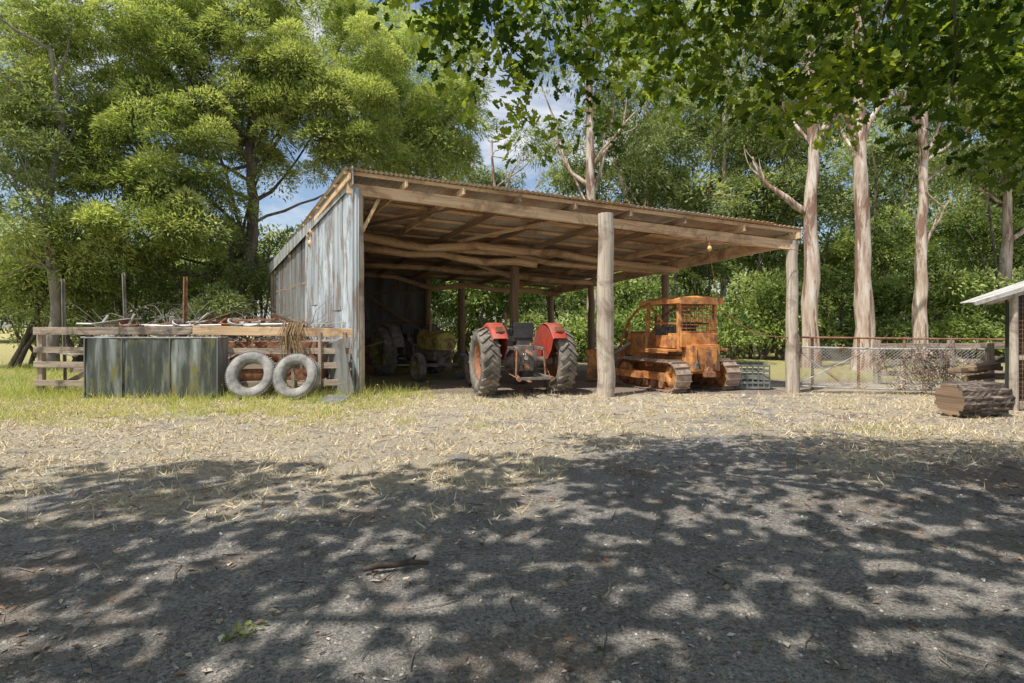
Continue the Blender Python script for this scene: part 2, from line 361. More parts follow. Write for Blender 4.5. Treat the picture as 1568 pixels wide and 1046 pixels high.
# ------------------------------------------------------------------ ground
def build_ground():
    t = np.linspace(-1, 1, 300); xs = np.sign(t) * (np.abs(t) * 14 + np.abs(t) ** 9 * 500)
    t2 = np.linspace(0, 1, 340); ys = -8 + t2 * 32 + t2 ** 10 * 600
    ys = np.concatenate([[-300, -60, -20], ys]); ny = len(ys); nx = len(xs)
    X, Y = np.meshgrid(xs, ys); X = X.ravel(); Y = Y.ravel()
    Z = (fbm(X * 2 + 40, Y * 2 + 40, 5) - .5) * 0.035 + (fbm(X * .4 + 9, Y * .4 + 80, 6) - .5) * 0.06
    Z *= (np.abs(X) < 14) & (Y < 24) & (Y > -8)
    me = bpy.data.meshes.new("ground")
    idx = np.arange(nx * ny).reshape(ny, nx)
    q = np.stack([idx[:-1, :-1], idx[:-1, 1:], idx[1:, 1:], idx[1:, :-1]], -1).reshape(-1, 4)
    me.vertices.add(len(X)); me.vertices.foreach_set("co", np.stack([X, Y, Z], 1).astype(np.float32).ravel())
    me.loops.add(q.size); me.loops.foreach_set("vertex_index", q.ravel().astype(np.int32))
    me.polygons.add(len(q)); me.polygons.foreach_set("loop_start", (np.arange(len(q)) * 4).astype(np.int32))
    me.update(calc_edges=True)
    me.polygons.foreach_set("use_smooth", [True] * len(q))
    for nm, a in zip(("straw", "green", "brown"), masks(X, Y)):
        at = me.attributes.new(nm, 'FLOAT', 'POINT'); at.data.foreach_set("value", a.astype(np.float32))
    m, nt, out = new_mat("dirt_ground")
    tc = nt.nodes.new("ShaderNodeTexCoord"); P = tc.outputs['Object']
    c = ramp(nt, noise(nt, P, 1.3, 5, 0.7), [(0.32, 0.295, 0.27), (0.42, 0.39, 0.36), (0.54, 0.50, 0.46)], .32, .68)
    pn = noise(nt, P, 42, 4, 0.8)
    peb = ramp(nt, pn, [(0.38, 0.38, 0.39), (1, 1, 1), (1.5, 1.47, 1.42)], .34, .67)
    c = mixc(nt, 1.0, c, peb, 'MULTIPLY')
    def att(nm):
        a = nt.nodes.new("ShaderNodeAttribute"); a.attribute_name = nm; return a.outputs["Fac"]
    def mth(op, a, b):
        k = nt.nodes.new("ShaderNodeMath"); k.operation = op; k.use_clamp = True
        for i, v in enumerate((a, b)):
            if isinstance(v, (int, float)): k.inputs[i].default_value = v
            else: nt.links.new(v, k.inputs[i])
        return k.outputs[0]
    fn = noise(nt, P, 14, 5, 0.75)
    fine = ramp(nt, fn, [(0, 0, 0), (1, 1, 1)], .38, .6)
    def cut(nm):
        k = mth('ADD', att(nm), mth('MULTIPLY', fine, 0.45)); return ramp(nt, k, [(0, 0, 0), (1, 1, 1)], .45, .95)
    cn = noise(nt, P, 24, 5, .75)
    bc = ramp(nt, cn, [(0.17, 0.12, 0.09), (0.37, 0.27, 0.20), (0.54, 0.44, 0.35)])
    sc = ramp(nt, cn, [(0.38, 0.30, 0.20), (0.68, 0.58, 0.42), (0.85, 0.78, 0.62)])
    gc = ramp(nt, cn, [(0.26, 0.235, 0.09), (0.50, 0.45, 0.20), (0.70, 0.63, 0.37)])
    c = mixc(nt, mth('MULTIPLY', cut("brown"), .7), c, bc); c = mixc(nt, mth('MULTIPLY', cut("straw"), .88), c, sc); c = mixc(nt, cut("green"), c, gc)
    b = nt.nodes.new("ShaderNodeBsdfDiffuse"); nt.links.new(c, b.inputs["Color"])
    bn = nt.nodes.new("ShaderNodeBump"); bn.inputs["Strength"].default_value = 1.0
    bn.inputs["Distance"].default_value = 0.035; nt.links.new(pn, bn.inputs["Height"])
    bn2 = nt.nodes.new("ShaderNodeBump"); bn2.inputs["Strength"].default_value = .9; bn2.inputs["Distance"].default_value = 0.08
    nt.links.new(fn, bn2.inputs["Height"]); nt.links.new(bn2.outputs[0], bn.inputs["Normal"])
    nt.links.new(bn.outputs[0], b.inputs["Normal"]); nt.links.new(b.outputs[0], out.inputs[0])
    me.materials.append(m)
    o = bpy.data.objects.new("ground", me); scene.collection.objects.link(o)
build_ground()
def gz(x, y):
    return (fbm(x * 2 + 40, y * 2 + 40, 5) - .5) * 0.035 + (fbm(x * .4 + 9, y * .4 + 80, 6) - .5) * 0.06

BLADE = ([(-.5, 0, 0), (.5, 0, 0), (.35, .55, .06), (-.35, .55, .06), (0, 1, .25)], [(0, 1, 2, 3), (3, 2, 4)])
def sample(n, x0, x1, y0, y1, which, power=1.0, clumpseed=None):
    x = rng.uniform(x0, x1, n); y = rng.uniform(y0, y1, n); m = masks(x, y)[which] ** power
    if clumpseed: m = m * sstep(.38, .6, fbm(x * 5 + 20, y * 5 + 20, clumpseed))
    k = rng.random(n) < m; return x[k], y[k]
x, y = sample(110000, -13, 1.0, 7.0, 12.6, 1, 1.0, 21)
x2, y2 = sample(16000, 1, 9, 6.5, 12.2, 1, 1.0, 21); x = np.append(x, x2); y = np.append(y, y2)
x2 = rng.uniform(-18, -9, 15000); y2 = rng.uniform(12, 22, 15000); x = np.append(x, x2); y = np.append(y, y2)
n = len(x); d = np.stack([rng.normal(size=n) * .55, rng.normal(size=n) * .55, np.ones(n)], 1)
hgt = (0.04 + 0.12 * rng.random(n) ** 1.8) * (0.5 + 1.0 * fbm(x * 2, y * 2, 33)) * (1 + 1.2 * sstep(10.8, 12, y))
scatter("grass", *BLADE, np.stack([x, y, gz(x, y) - .005], 1), frames(d), np.stack([.006 + .006 * rng.random(n), hgt, hgt], 1), -.35 + 1.2 * fbm(x * 1.5, y * 1.5, 44) + .3 * rng.normal(size=n) + .35 * sstep(9.8, 12, y), L['grass'])
x, y = sample(140000, -11, 11, 3.8, 12.6, 0, 1.0, 25)
n = len(x); d = np.stack([rng.normal(size=n), rng.normal(size=n), np.abs(rng.normal(size=n)) * .5], 1)
hgt = 0.04 + 0.12 * rng.random(n) ** 2
scatter("dry_grass", *BLADE, np.stack([x, y, gz(x, y)], 1), frames(d, (0, 0, 1), .5), np.stack([.005 + .007 * rng.random(n), hgt, hgt], 1), rng.random(n), L['straw'])
n = 44000; x = rng.uniform(-9, 10, n); y = 1.6 + 10.8 * rng.random(n) ** 1.1
k = rng.random(n) < (.20 + .8 * masks(x, y)[2] + .5 * sstep(.45, .6, fbm(x * 1.2, y * 1.2, 77))); x = x[k]; y = y[k]; n = len(x)
d = np.stack([rng.normal(size=n), rng.normal(size=n), .2 * rng.normal(size=n)], 1)
ls = .012 + .06 * rng.random(n) ** 3
scatter("leaf_litter", *LEAF, np.stack([x, y, gz(x, y) + .007], 1), frames(d, (0, 0, 1), .7), np.stack([ls * (.15 + .5 * rng.random(n)), ls, ls], 1), rng.random(n) ** 1.2, L['litter'])
ST = ([(1, 0, 0), (0, 1, 0), (-1, 0, 0), (0, -1, 0), (.1, .1, .8), (.2, -.1, -.5)], [(0, 1, 4), (1, 2, 4), (2, 3, 4), (3, 0, 4)])
n = 24000; x = rng.uniform(-8, 9, n); y = 1.7 + 9 * rng.random(n) ** 1.3
sz = .003 + .010 * rng.random(n) ** 3
d = np.stack([rng.normal(size=n), rng.normal(size=n), 0 * x], 1)
scatter("gravel", *ST, np.stack([x, y, gz(x, y)], 1), frames(d, (0, 0, 1), .9), sz, .1 + .75 * rng.random(n), leaf_mat("gravel_stone", [(0.20, 0.19, 0.18), (0.40, 0.38, 0.355), (0.60, 0.57, 0.53)], 0))
mb = MB()
for i in range(1500):
    x = rng.uniform(-6, 8); y = 1.9 + 8.5 * rng.random() ** 1.2; a = rng.uniform(0, 6.28); l = .04 + .28 * rng.random() ** 3
    z = float(gz(np.array([x]), np.array([y]))[0]) + .008
    p = [(x + math.cos(a) * l * (t - .5) + rng.normal() * .008, y + math.sin(a) * l * (t - .5) + rng.normal() * .008, z + abs(rng.normal()) * .004) for t in (0, .33, .66, 1)]
    mb.tube(p, [.004, .0035, .003, .0015], int(rng.random() < .5), 5)
mb.obj("twigs", [M['bark_grey'], M['bark_dk']])
mb = MB()
pts = [(-.90, 3.36, .03), (-.82, 3.38, .045), (-.72, 3.42, .03), (-.63, 3.42, .05), (-.52, 3.45, .03)]
mb.tube(pts, [.016, .021, .017, .017, .010], 0, 8, True, .35)
mb.tube([(-.63, 3.42, .045), (-.6, 3.47, .07)], [.010, .005], 0, 6)
mb.obj("fallen_stick", [surf("charred_stick", [(0.02, .015, .012), (.09, .065, .05)], 9, bump=.3)])
n = 26; x = -1.32 + rng.normal(size=n) * .04; y = 2.72 + rng.normal(size=n) * .035
scatter("fallen_leaf_sprig", *OAK, np.stack([x, y, gz(x, y) + .012 + .015 * rng.random(n)], 1), frames(rng.normal(size=(n, 3)) * np.array([1, 1, .3]), (0, 0, 1), .5), .03 + .015 * rng.random(n), .2 + rng.random(n) * .5, L['wattle'])
nf = 90
mb_x = rng.uniform(-5.9, -1.0, nf); mb_y = 11.5 + rng.normal(size=nf) * .3
d = np.stack([rng.normal(size=nf) * .2, rng.normal(size=nf) * .2, np.ones(nf)], 1); hh = .12 + .26 * rng.random(nf)
e = empty("flowering_weeds")
scatter("stems", *BLADE, np.stack([mb_x, mb_y, 0 * mb_x], 1), frames(d), np.stack([0 * hh + .007, hh, hh * .2], 1), rng.random(nf) * .6 + .3, L['grass'], e)
dd = norm_rows(d); top = np.stack([mb_x, mb_y, 0 * mb_x], 1) + dd * hh[:, None]
top = np.repeat(top, 2, 0) + rng.normal(size=(2 * nf, 3)) * .012
scatter("flower_heads", *LEAF, top, frames(rng.normal(size=(2 * nf, 3))), .016 + .010 * rng.random(2 * nf), rng.random(2 * nf), L['flower'], e)

# ------------------------------------------------------------------ SHED
FL = V3((-3.58, 11.85, 4.90)); FR = V3((6.62, 12.45, 3.70)); BL = V3((-9.50, 21.8, 3.92)); BR = V3((1.55, 20.9, 3.02))
def Rf(u, v, dz=0.0): return (FL * (1 - u) + FR * u) * (1 - v) + (BL * (1 - u) + BR * u) * v + V3((0, 0, dz))
shed = empty("farm_shed", (0, 0, 0))
mb = MB()
ns = 13
for i in range(ns):
    u0 = i / ns - (.004 if i else 0); u1 = (i + 1) / ns; dz = .004 * (i % 2); q1 = -.004 + .004 * rng.normal()
    mb.corr(Rf(u0, q1, dz), Rf(u1, q1, dz), Rf(u1, 1, dz), Rf(u0, 1, dz), 0, .105, .017, 6)
mb.obj("roof_sheets", [M['roof']], shed)
mb = MB()
for v in np.linspace(0.012, .985, 13):
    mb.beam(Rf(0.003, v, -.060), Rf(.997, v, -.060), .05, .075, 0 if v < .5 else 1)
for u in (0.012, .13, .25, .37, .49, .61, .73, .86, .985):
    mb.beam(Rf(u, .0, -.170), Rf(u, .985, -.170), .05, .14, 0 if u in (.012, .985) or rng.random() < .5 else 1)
mb.obj("rafters_and_purlins", [M['timber'], M['timber_dk']], shed, .006)
mb = MB()
a = Rf(.012, .022, -.36); b = Rf(.555, .022, -.35); c = Rf(.985, .022, -.36)
mb.beam(a, b + V3((.12, 0, -.03)), .09, .24, 0); mb.beam(b + V3((-.1, .092, .0)), c, .085, .21, 0)
for v, w in ((.36, .2), (.40, .15), (.93, .18)):
    p = curve_pts(Rf(.01, v, -.42), Rf(.985, v, -.40), 9, .004); mb.tube(p, [w * .55 * (1 + .1 * rng.normal()) for _ in p], 0, 9, True, .1)
p = curve_pts(Rf(.01, .38, -.68), Rf(.62, .38, -.62), 9, .004); mb.tube(p, [.1] * 10, 0, 9, True, .1)
p = curve_pts(Rf(.01, .66, -.38), Rf(.98, .66, -.36), 9, .004); mb.tube(p, [.09] * 10, 0, 9, True, .1)
mb.beam(Rf(.985, .02, -.30), Rf(.985, .95, -.30), .08, .16, 0)
mb.obj("bearers", [M['timber']], shed, .008)
mb = MB()
def post(x, y, top, r, m):
    n = 8; pts = [(x + rng.normal() * .012, y + rng.normal() * .012, -.1 + (top + .1) * i / n) for i in range(n + 1)]
    mb.tube(pts, [r * (1.12 - .18 * i / n) for i in range(n + 1)], m, 16, True, .05)
post(-3.33, 12.1, 4.52, .10, 0)
post(2.02, 11.98, 3.93, .175, 0)
post(6.38, 12.66, 3.45, .125, 0)
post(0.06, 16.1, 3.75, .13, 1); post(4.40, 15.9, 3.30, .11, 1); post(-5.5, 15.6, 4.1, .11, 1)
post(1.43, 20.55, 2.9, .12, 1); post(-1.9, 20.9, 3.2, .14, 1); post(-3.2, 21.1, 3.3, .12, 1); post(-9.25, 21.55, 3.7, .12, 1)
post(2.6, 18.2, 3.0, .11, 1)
mb.obj("posts", [M['post'], M['timber_dk']], shed)
mb = MB()
mb.beam((-3.28, 12.12, 3.55), Rf(.09, .03, -.3), .07, .07, 0)
mb.beam((.06, 16.1, 2.9), Rf(.36, .38, -.5), .06, .10, 1); mb.beam((.06, 16.1, 2.9), Rf(.56, .38, -.45), .06, .10, 1)
mb.beam((2.05, 12.05, 3.3), (2.0, 13.1, 3.85), .05, .05, 1)
mb.beam(Rf(.14, .3, -.24), Rf(.30, .04, -.24), .05, .08, 1); mb.beam(Rf(.40, .36, -.25), Rf(.52, .04, -.25), .05, .08, 0)
mb.beam((-3.2, 21.0, 1.2), (-6.5, 21.2, 3.3), .06, .10, 1)
mb.obj("braces", [M['timber'], M['timber_dk']], shed, .005)
mb = MB()
w0 = V3((-3.44, 12.06, 0)); w1 = V3((-9.42, 21.68, 0)); wd = unit(w1 - w0); wl = np.linalg.norm(w1 - w0); outn = V3((-wd[1], wd[0], 0)); outn = outn if outn[0] < 0 else -outn
def wtop(t): return 4.86 + (3.88 - 4.86) * t / wl
npn = 14; pick = [0, 2, 0, 0, 2, 2] + [2] * 20
for i in range(npn):
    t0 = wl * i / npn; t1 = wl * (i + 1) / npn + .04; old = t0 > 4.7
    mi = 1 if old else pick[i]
    o = outn * (.012 * (i % 2) + (0.0 if not old else -.05)); zb = .06 + .10 * rng.random() * (i > 0)
    A = w0 + wd * t0 + o + V3((0, 0, zb)); B = w0 + wd * t1 + o + V3((0, 0, zb + .02 * rng.normal()))
    C_ = w0 + wd * t1 + o + V3((0, 0, wtop(t1) - .12)); D = w0 + wd * t0 + o + V3((0, 0, wtop(t0) - .12))
    if i in (0, 1, 2, 4):
        zm = 2.0 + .25 * rng.normal(); Am = A.copy(); Am[2] = zm; Bm = B.copy(); Bm[2] = zm
        mb.corr(A, B, Bm, Am, 1 if old else 2 - mi, .08, .012, 3, .006); e2 = outn * .02 - V3((0, 0, .1))
        mb.corr(Am + e2, Bm + e2, C_ + outn * .02, D + outn * .02, mi, .08, .012, 3, .006)
    else: mb.corr(A, B, C_, D, mi, .08, .012, 4, .01)
mb.corr((-3.46, 11.98, .05), (-3.30, 11.97, .05), (-3.30, 11.97, 4.5), (-3.46, 11.98, 4.5), 2, .08, .012, 4)
mb.beam(w0 + outn * .07 - wd * .2 + V3((0, 0, 4.74)), w1 + outn * .07 + V3((0, 0, 3.72)), .012, .40, 2)
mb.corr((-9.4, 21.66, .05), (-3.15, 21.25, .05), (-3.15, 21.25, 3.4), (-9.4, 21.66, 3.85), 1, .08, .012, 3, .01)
mb.beam((-3.60, 11.9, .0), (-3.9, 12.05, 1.15), .75, .01, 1, up=(-.6, -.8, 0))
mb.obj("wall_sheets", [M['galv'], M['galv_old'], M['galv2']], shed)
mb = MB()
for z in (.6, 1.7, 2.8):
    mb.beam(w0 - outn * .06 + V3((0, 0, z)), w1 - outn * .06 + V3((0, 0, z)), .05, .09, 0)
    mb.beam((-9.3, 21.55, z), (-3.2, 21.15, z), .05, .09, 0)
mb.obj("wall_girts", [M['timber_dk']], shed)
mb = MB()
mb.tube(curve_pts((2.2, 11.9, 3.75), (6.45, 12.4, 3.2), 10, 0, .12), .008, 0, 5)
mb.tube([(4.3, 12.1, 3.45), (4.3, 12.08, 3.3)], .008, 0, 5); mb.cyl((4.3, 12.08, 3.32), (4.3, 12.08, 3.26), .03, 0)
mb.tube(curve_pts((2.4, 12.0, 3.7), (1.4, 17, 3.0), 6, .05, .3), .008, 0, 5)
mb.tube([(4.3, 12.3, 3.5), (4.8, 12.8, 1.9), (5.6, 12.7, 1.3), (6.3, 12.6, 1.25)], .012, 0, 5)
mb.lathe((4.3, 12.08, 3.2), (0, 0, 1), [(.0, -.06), (.038, -.038), (.05, 0), (.038, .038), (.018, .06)], 1, 16, False)
mb.obj("light_bulb_and_cables", [M['rust'], M['bulb']], shed)

# clutter at the back of the shed
for (x_, y_, r_, h_) in ((-4.9, 18.6, .29, .88), (-5.6, 18.9, .29, .88), (-2.4, 19.6, .28, .85)):
    mb = MB(); pr = [(0, 0), (r_, 0), (r_ + .012, .02), (r_, .04), (r_, h_ * .33), (r_ + .012, h_ * .35), (r_, h_ * .37), (r_, h_ * .65), (r_ + .012, h_ * .67), (r_, h_ * .69), (r_, h_ - .03), (r_ + .012, h_ - .01), (r_ - .01, h_), (r_ - .02, h_ - .02), (0, h_ - .02)]
    mb.lathe((0, 0, 0), (0, 0, 1), pr, 0, 24, False); mb.cyl((r_ * .6, 0, h_ - .02), (r_ * .6, 0, h_ + .01), .03, 1, 10); mb.obj("oil_drum", [M['rust'], M['steel']], None, 0, (x_, y_, 0))
mb = MB()
for i in range(34):
    x0 = rng.uniform(-7.2, -5.6); mb.beam((x0, 17.2 + rng.random() * .3, .1 + .05 * (i % 9)), (x0 - 1.0, 19.4, .1 + .05 * (i % 9) + .05 * rng.random()), .12, .045, int(rng.integers(0, 2)))
mb.obj("stacked_timber", [M['timber_dk'], M['rail']], None, .004)
bench = empty("work_bench", (-4.6, 20.4, 0), rad(3)); mb = MB()
mb.box((0, 0, .86), (2.2, .7, .06), 0)
for a in (-1, 1):
    for b in (-.28, .28): mb.box((a, b, .42), (.09, .09, .83), 0)
mb.box((0, 0, .3), (2.0, .6, .04), 0)
for i in range(12): mb.box((rng.uniform(-.9, .9), rng.uniform(-.2, .2), .89 + .1), (rng.uniform(.1, .3), rng.uniform(.1, .3), .19), int(rng.integers(0, 3)))
mb.obj("bench_and_boxes", [M['timber_dk'], M['rust'], M['pale']], bench, .01)

# ------------------------------------------------------------------ tractors
def tyre(mb, c, ax, R, w, rim, mt, mr, mh, lugs=0, seg=40):
    c = V3(c); h = w / 2; rc = R - (.04 if lugs else 0)
    prof = [(rim, -h * .62), (rim + (rc - rim) * .35, -h * .98), (rim + (rc - rim) * .75, -h), (rc - .015, -h * .82), (rc, -h * .4), (rc + .004, 0), (rc, h * .4), (rc - .015, h * .82),
            (rim + (rc - rim) * .75, h), (rim + (rc - rim) * .35, h * .98), (rim, h * .62)]
    mb.lathe(c, ax, prof, mt, seg)
    if mr is not None:
        mb.lathe(c, ax, [(rim + .015, -h * .66), (rim - .03, -h * .6), (rim - .05, -h * .2), (rim * .45, -h * .05), (rim * .42, -h * .3), (.03, -h * .32), (.03, h * .3), (rim * .42, h * .28), (rim * .45, h * .12), (rim - .05, h * .25), (rim - .03, h * .6), (rim + .015, h * .66)], mr, seg)
        mb.cyl(c - V3(ax) * h * .5, c + V3(ax) * h * .5, rim * .2, mh, 14)
        for k in range(8):
            t = k * math.pi / 4; q = c + V3((0, math.cos(t), math.sin(t))) * rim * .33; mb.cyl(q - V3(ax) * h * .42, q + V3(ax) * h * .42, .014, mh, 6)
    if lugs:
        for k in range(lugs):
            for sgn in (-1, 1):
                t0 = 2 * math.pi * (k + (.5 if sgn > 0 else 0)) / lugs
                pts = []
                for q in range(4):
                    a = q / 3; t = t0 + a * .26; xx = sgn * (-.01 + a * h * .99); rr = R - .025 - (.03 * a * a)
                    pts.append((c + V3((xx, math.cos(t) * rr, math.sin(t) * rr)), V3((0, math.cos(t), math.sin(t)))))
                for q in range(3): mb.beam(pts[q][0], pts[q + 1][0], .05, .06, mt, up=pts[q][1])

def make_tractor(name, loc, rz, paint, rim, hood_paint):
    e = empty(name, loc, rz)
    mats = [paint, M['greycast'], M['rubber'], rim, M['black'], M['steel'], hood_paint, M['rust']]
    R = .735
    mb = MB()
    for s in (-1, 1):
        tyre(mb, (s * .86, 0, R), (1, 0, 0), R, .40, .40, 2, 3, 1, 20)
        tyre(mb, (s * .68, 2.05, .39), (1, 0, 0), .39, .2, .21, 2, 3, 1, 0, 28)
    mb.obj("wheels", mats, e)
    mb = MB()
    mb.tube([(-.7, 0, R), (-.3, 0, R), (-.2, 0, R), (.2, 0, R), (.3, 0, R), (.7, 0, R)], [.09, .11, .2, .2, .11, .09], 1, 16)
    mb.box((0, .25, .80), (.42, .95, .46), 1); mb.box((0, -.12, .98), (.34, .34, .22), 1); mb.box((0, -.22, .70), (.36, .1, .34), 1)
    mb.cyl((0, -.36, .62), (0, -.24, .62), .07, 7); mb.cyl((0, -.44, .62), (0, -.24, .62), .022, 5)
    mb.box((0, 1.25, .72), (.34, 1.5, .36), 1); mb.box((0, 2.05, .52), (.2, .2, .22), 1); mb.beam((-.6, 2.05, .42), (.6, 2.05, .42), .09, .09, 1)
    for s in (-1, 1):
        mb.beam((s * .22, -.18, .46), (s * .36, -.92, .42), .035, .08, 1); mb.beam((s * .24, -.2, 1.05), (s * .30, -.60, 1.02), .05, .06, 1)
        mb.cyl((s * .30, -.58, 1.02), (s * .33, -.62, .45), .022, 7, 8); mb.cyl((s * .36, -.95, .42), (s * .36, -.89, .42), .05, 7, 12)
        mb.tube([(s * .55, -.12, .55), (s * .45, -.5, .50), (s * .36, -.8, .43)], .012, 7, 6)
        mb.tube([(s * .1, -.3, .9), (s * .16, -.4, .75), (s * .2, -.34, .5), (s * .14, -.3, .4)], .014, 4, 6)
    mb.beam((0, -.24, .98), (0, -.72, .90), .04, .05, 7); mb.cyl((0, -.3, .95), (0, -.6, .91), .03, 7)
    mb.beam((-.05, -.2, .36), (-.05, -.75, .34), .07, .03, 7); mb.beam((-.36, -.86, .42), (.36, -.86, .42), .04, .06, 1)
    for q in range(4): mb.cyl((-.06 + q * .05, -.27, .92), (-.06 + q * .05, -.32, .88), .014, 5, 6)
    mb.cyl((0, -.26, .82), (0, -.31, .82), .05, 5, 12)
    mb.box((.2, -.27, .86), (.1, .1, .22), 1); mb.box((-.22, -.26, .84), (.09, .08, .2), 7)
    mb.box((-.5, .35, .55), (.25, .5, .04), 1); mb.box((.5, .35, .55), (.25, .5, .04), 1)
    mb.obj("chassis_and_hitch", mats, e, .008)
    mb = MB()
    for s in (-1, 1):
        xi = s * .50; xo = s * .84; Rr = .80; th = [rad(a) for a in np.linspace(10, 142, 15)]; vs = []; fs = []
        for t in th:
            rr = Rr + .035 * math.exp(-((t - rad(105)) / .4) ** 2)
            p = (math.cos(t) * rr, R + math.sin(t) * rr)
            for xx, dz in ((xi, .0), (xi + s * .03, .02), (xo - s * .03, .02), (xo, -.02), (xo, -.07)): vs.append((xx, p[0], p[1] + dz))
        k = 5
        for i in range(14):
            for j in range(4): fs.append((i * k + j, i * k + j + 1, (i + 1) * k + j + 1, (i + 1) * k + j))
        mb.add(vs, fs, 0, None, True)
        vs = [(xi, math.cos(t) * Rr, R + math.sin(t) * Rr) for t in th] + [(xi, -.52, 1.0), (xi, -.30, .80), (xi, .55, .62)]
        mb.add(vs, [tuple(range(len(vs)))], 0)
        mb.box((s * .67, -.52, R + .70), (.16, .06, .11), 7); mb.cyl((s * .67, -.55, R + .70), (s * .67, -.575, R + .70), .042, 3, 12)
    mb.obj("mudguards", mats, e)
    mb = MB()
    mb.box((0, .12, 1.22), (.46, .42, .10), 4); mb.box((0, -.10, 1.42), (.44, .07, .34), 4); mb.box((0, .05, 1.12), (.3, .3, .14), 1)
    mb.box((0, 1.0, 1.22), (.46, .35, .42), 4)
    mb.tube([(0, .85, 1.2), (0, .68, 1.5)], .02, 4); mb.lathe((0, .68, 1.52), (0, -.5, .87), [(.185, -.012), (.2, 0), (.185, .012), (.172, 0)], 4, 24)
    for s in (-1, 0, 1): mb.beam((0, .68, 1.51), (s * .17, .68 - .02 + abs(s) * .02 - (.16 if s == 0 else 0), 1.53), .025, .01, 4)
    mb.tube([(.2, .6, .9), (.26, .55, 1.3)], .01, 5, 6); mb.tube([(-.2, .6, .9), (-.26, .5, 1.25)], .01, 5, 6); mb.tube([(.3, .1, 1.0), (.34, .0, 1.4)], .01, 5, 6)
    mb.obj("seat_and_controls", mats, e, .02)
    mb = MB()
    hp = [(-.27, .85), (-.30, 1.22), (-.22, 1.36), (0, 1.40), (.22, 1.36), (.30, 1.22), (.27, .85)]
    vs = [(x_, 1.15, z_) for x_, z_ in hp] + [(x_ * .92, 2.45, (z_ - .85) * .88 + .85) for x_, z_ in hp]
    fs = [(i, i + 1, i + 8, i + 7) for i in range(6)] + [tuple(range(6, -1, -1)), tuple(range(7, 14))]
    mb.add(vs, fs, 6); mb.cyl((.12, 1.7, 1.25), (.12, 1.7, 1.85), .03, 7, 12)
    mb.obj("bonnet", mats, e, .02)
    return e

make_tractor("red_tractor", (.22, 12.35, 0), rad(17), M['red'], M['orange_rim'], M['red'])
t2 = make_tractor("old_yellow_tractor", (-3.2, 17.3, 0), rad(215), M['greycast'], M['yellow'], M['yellow'])

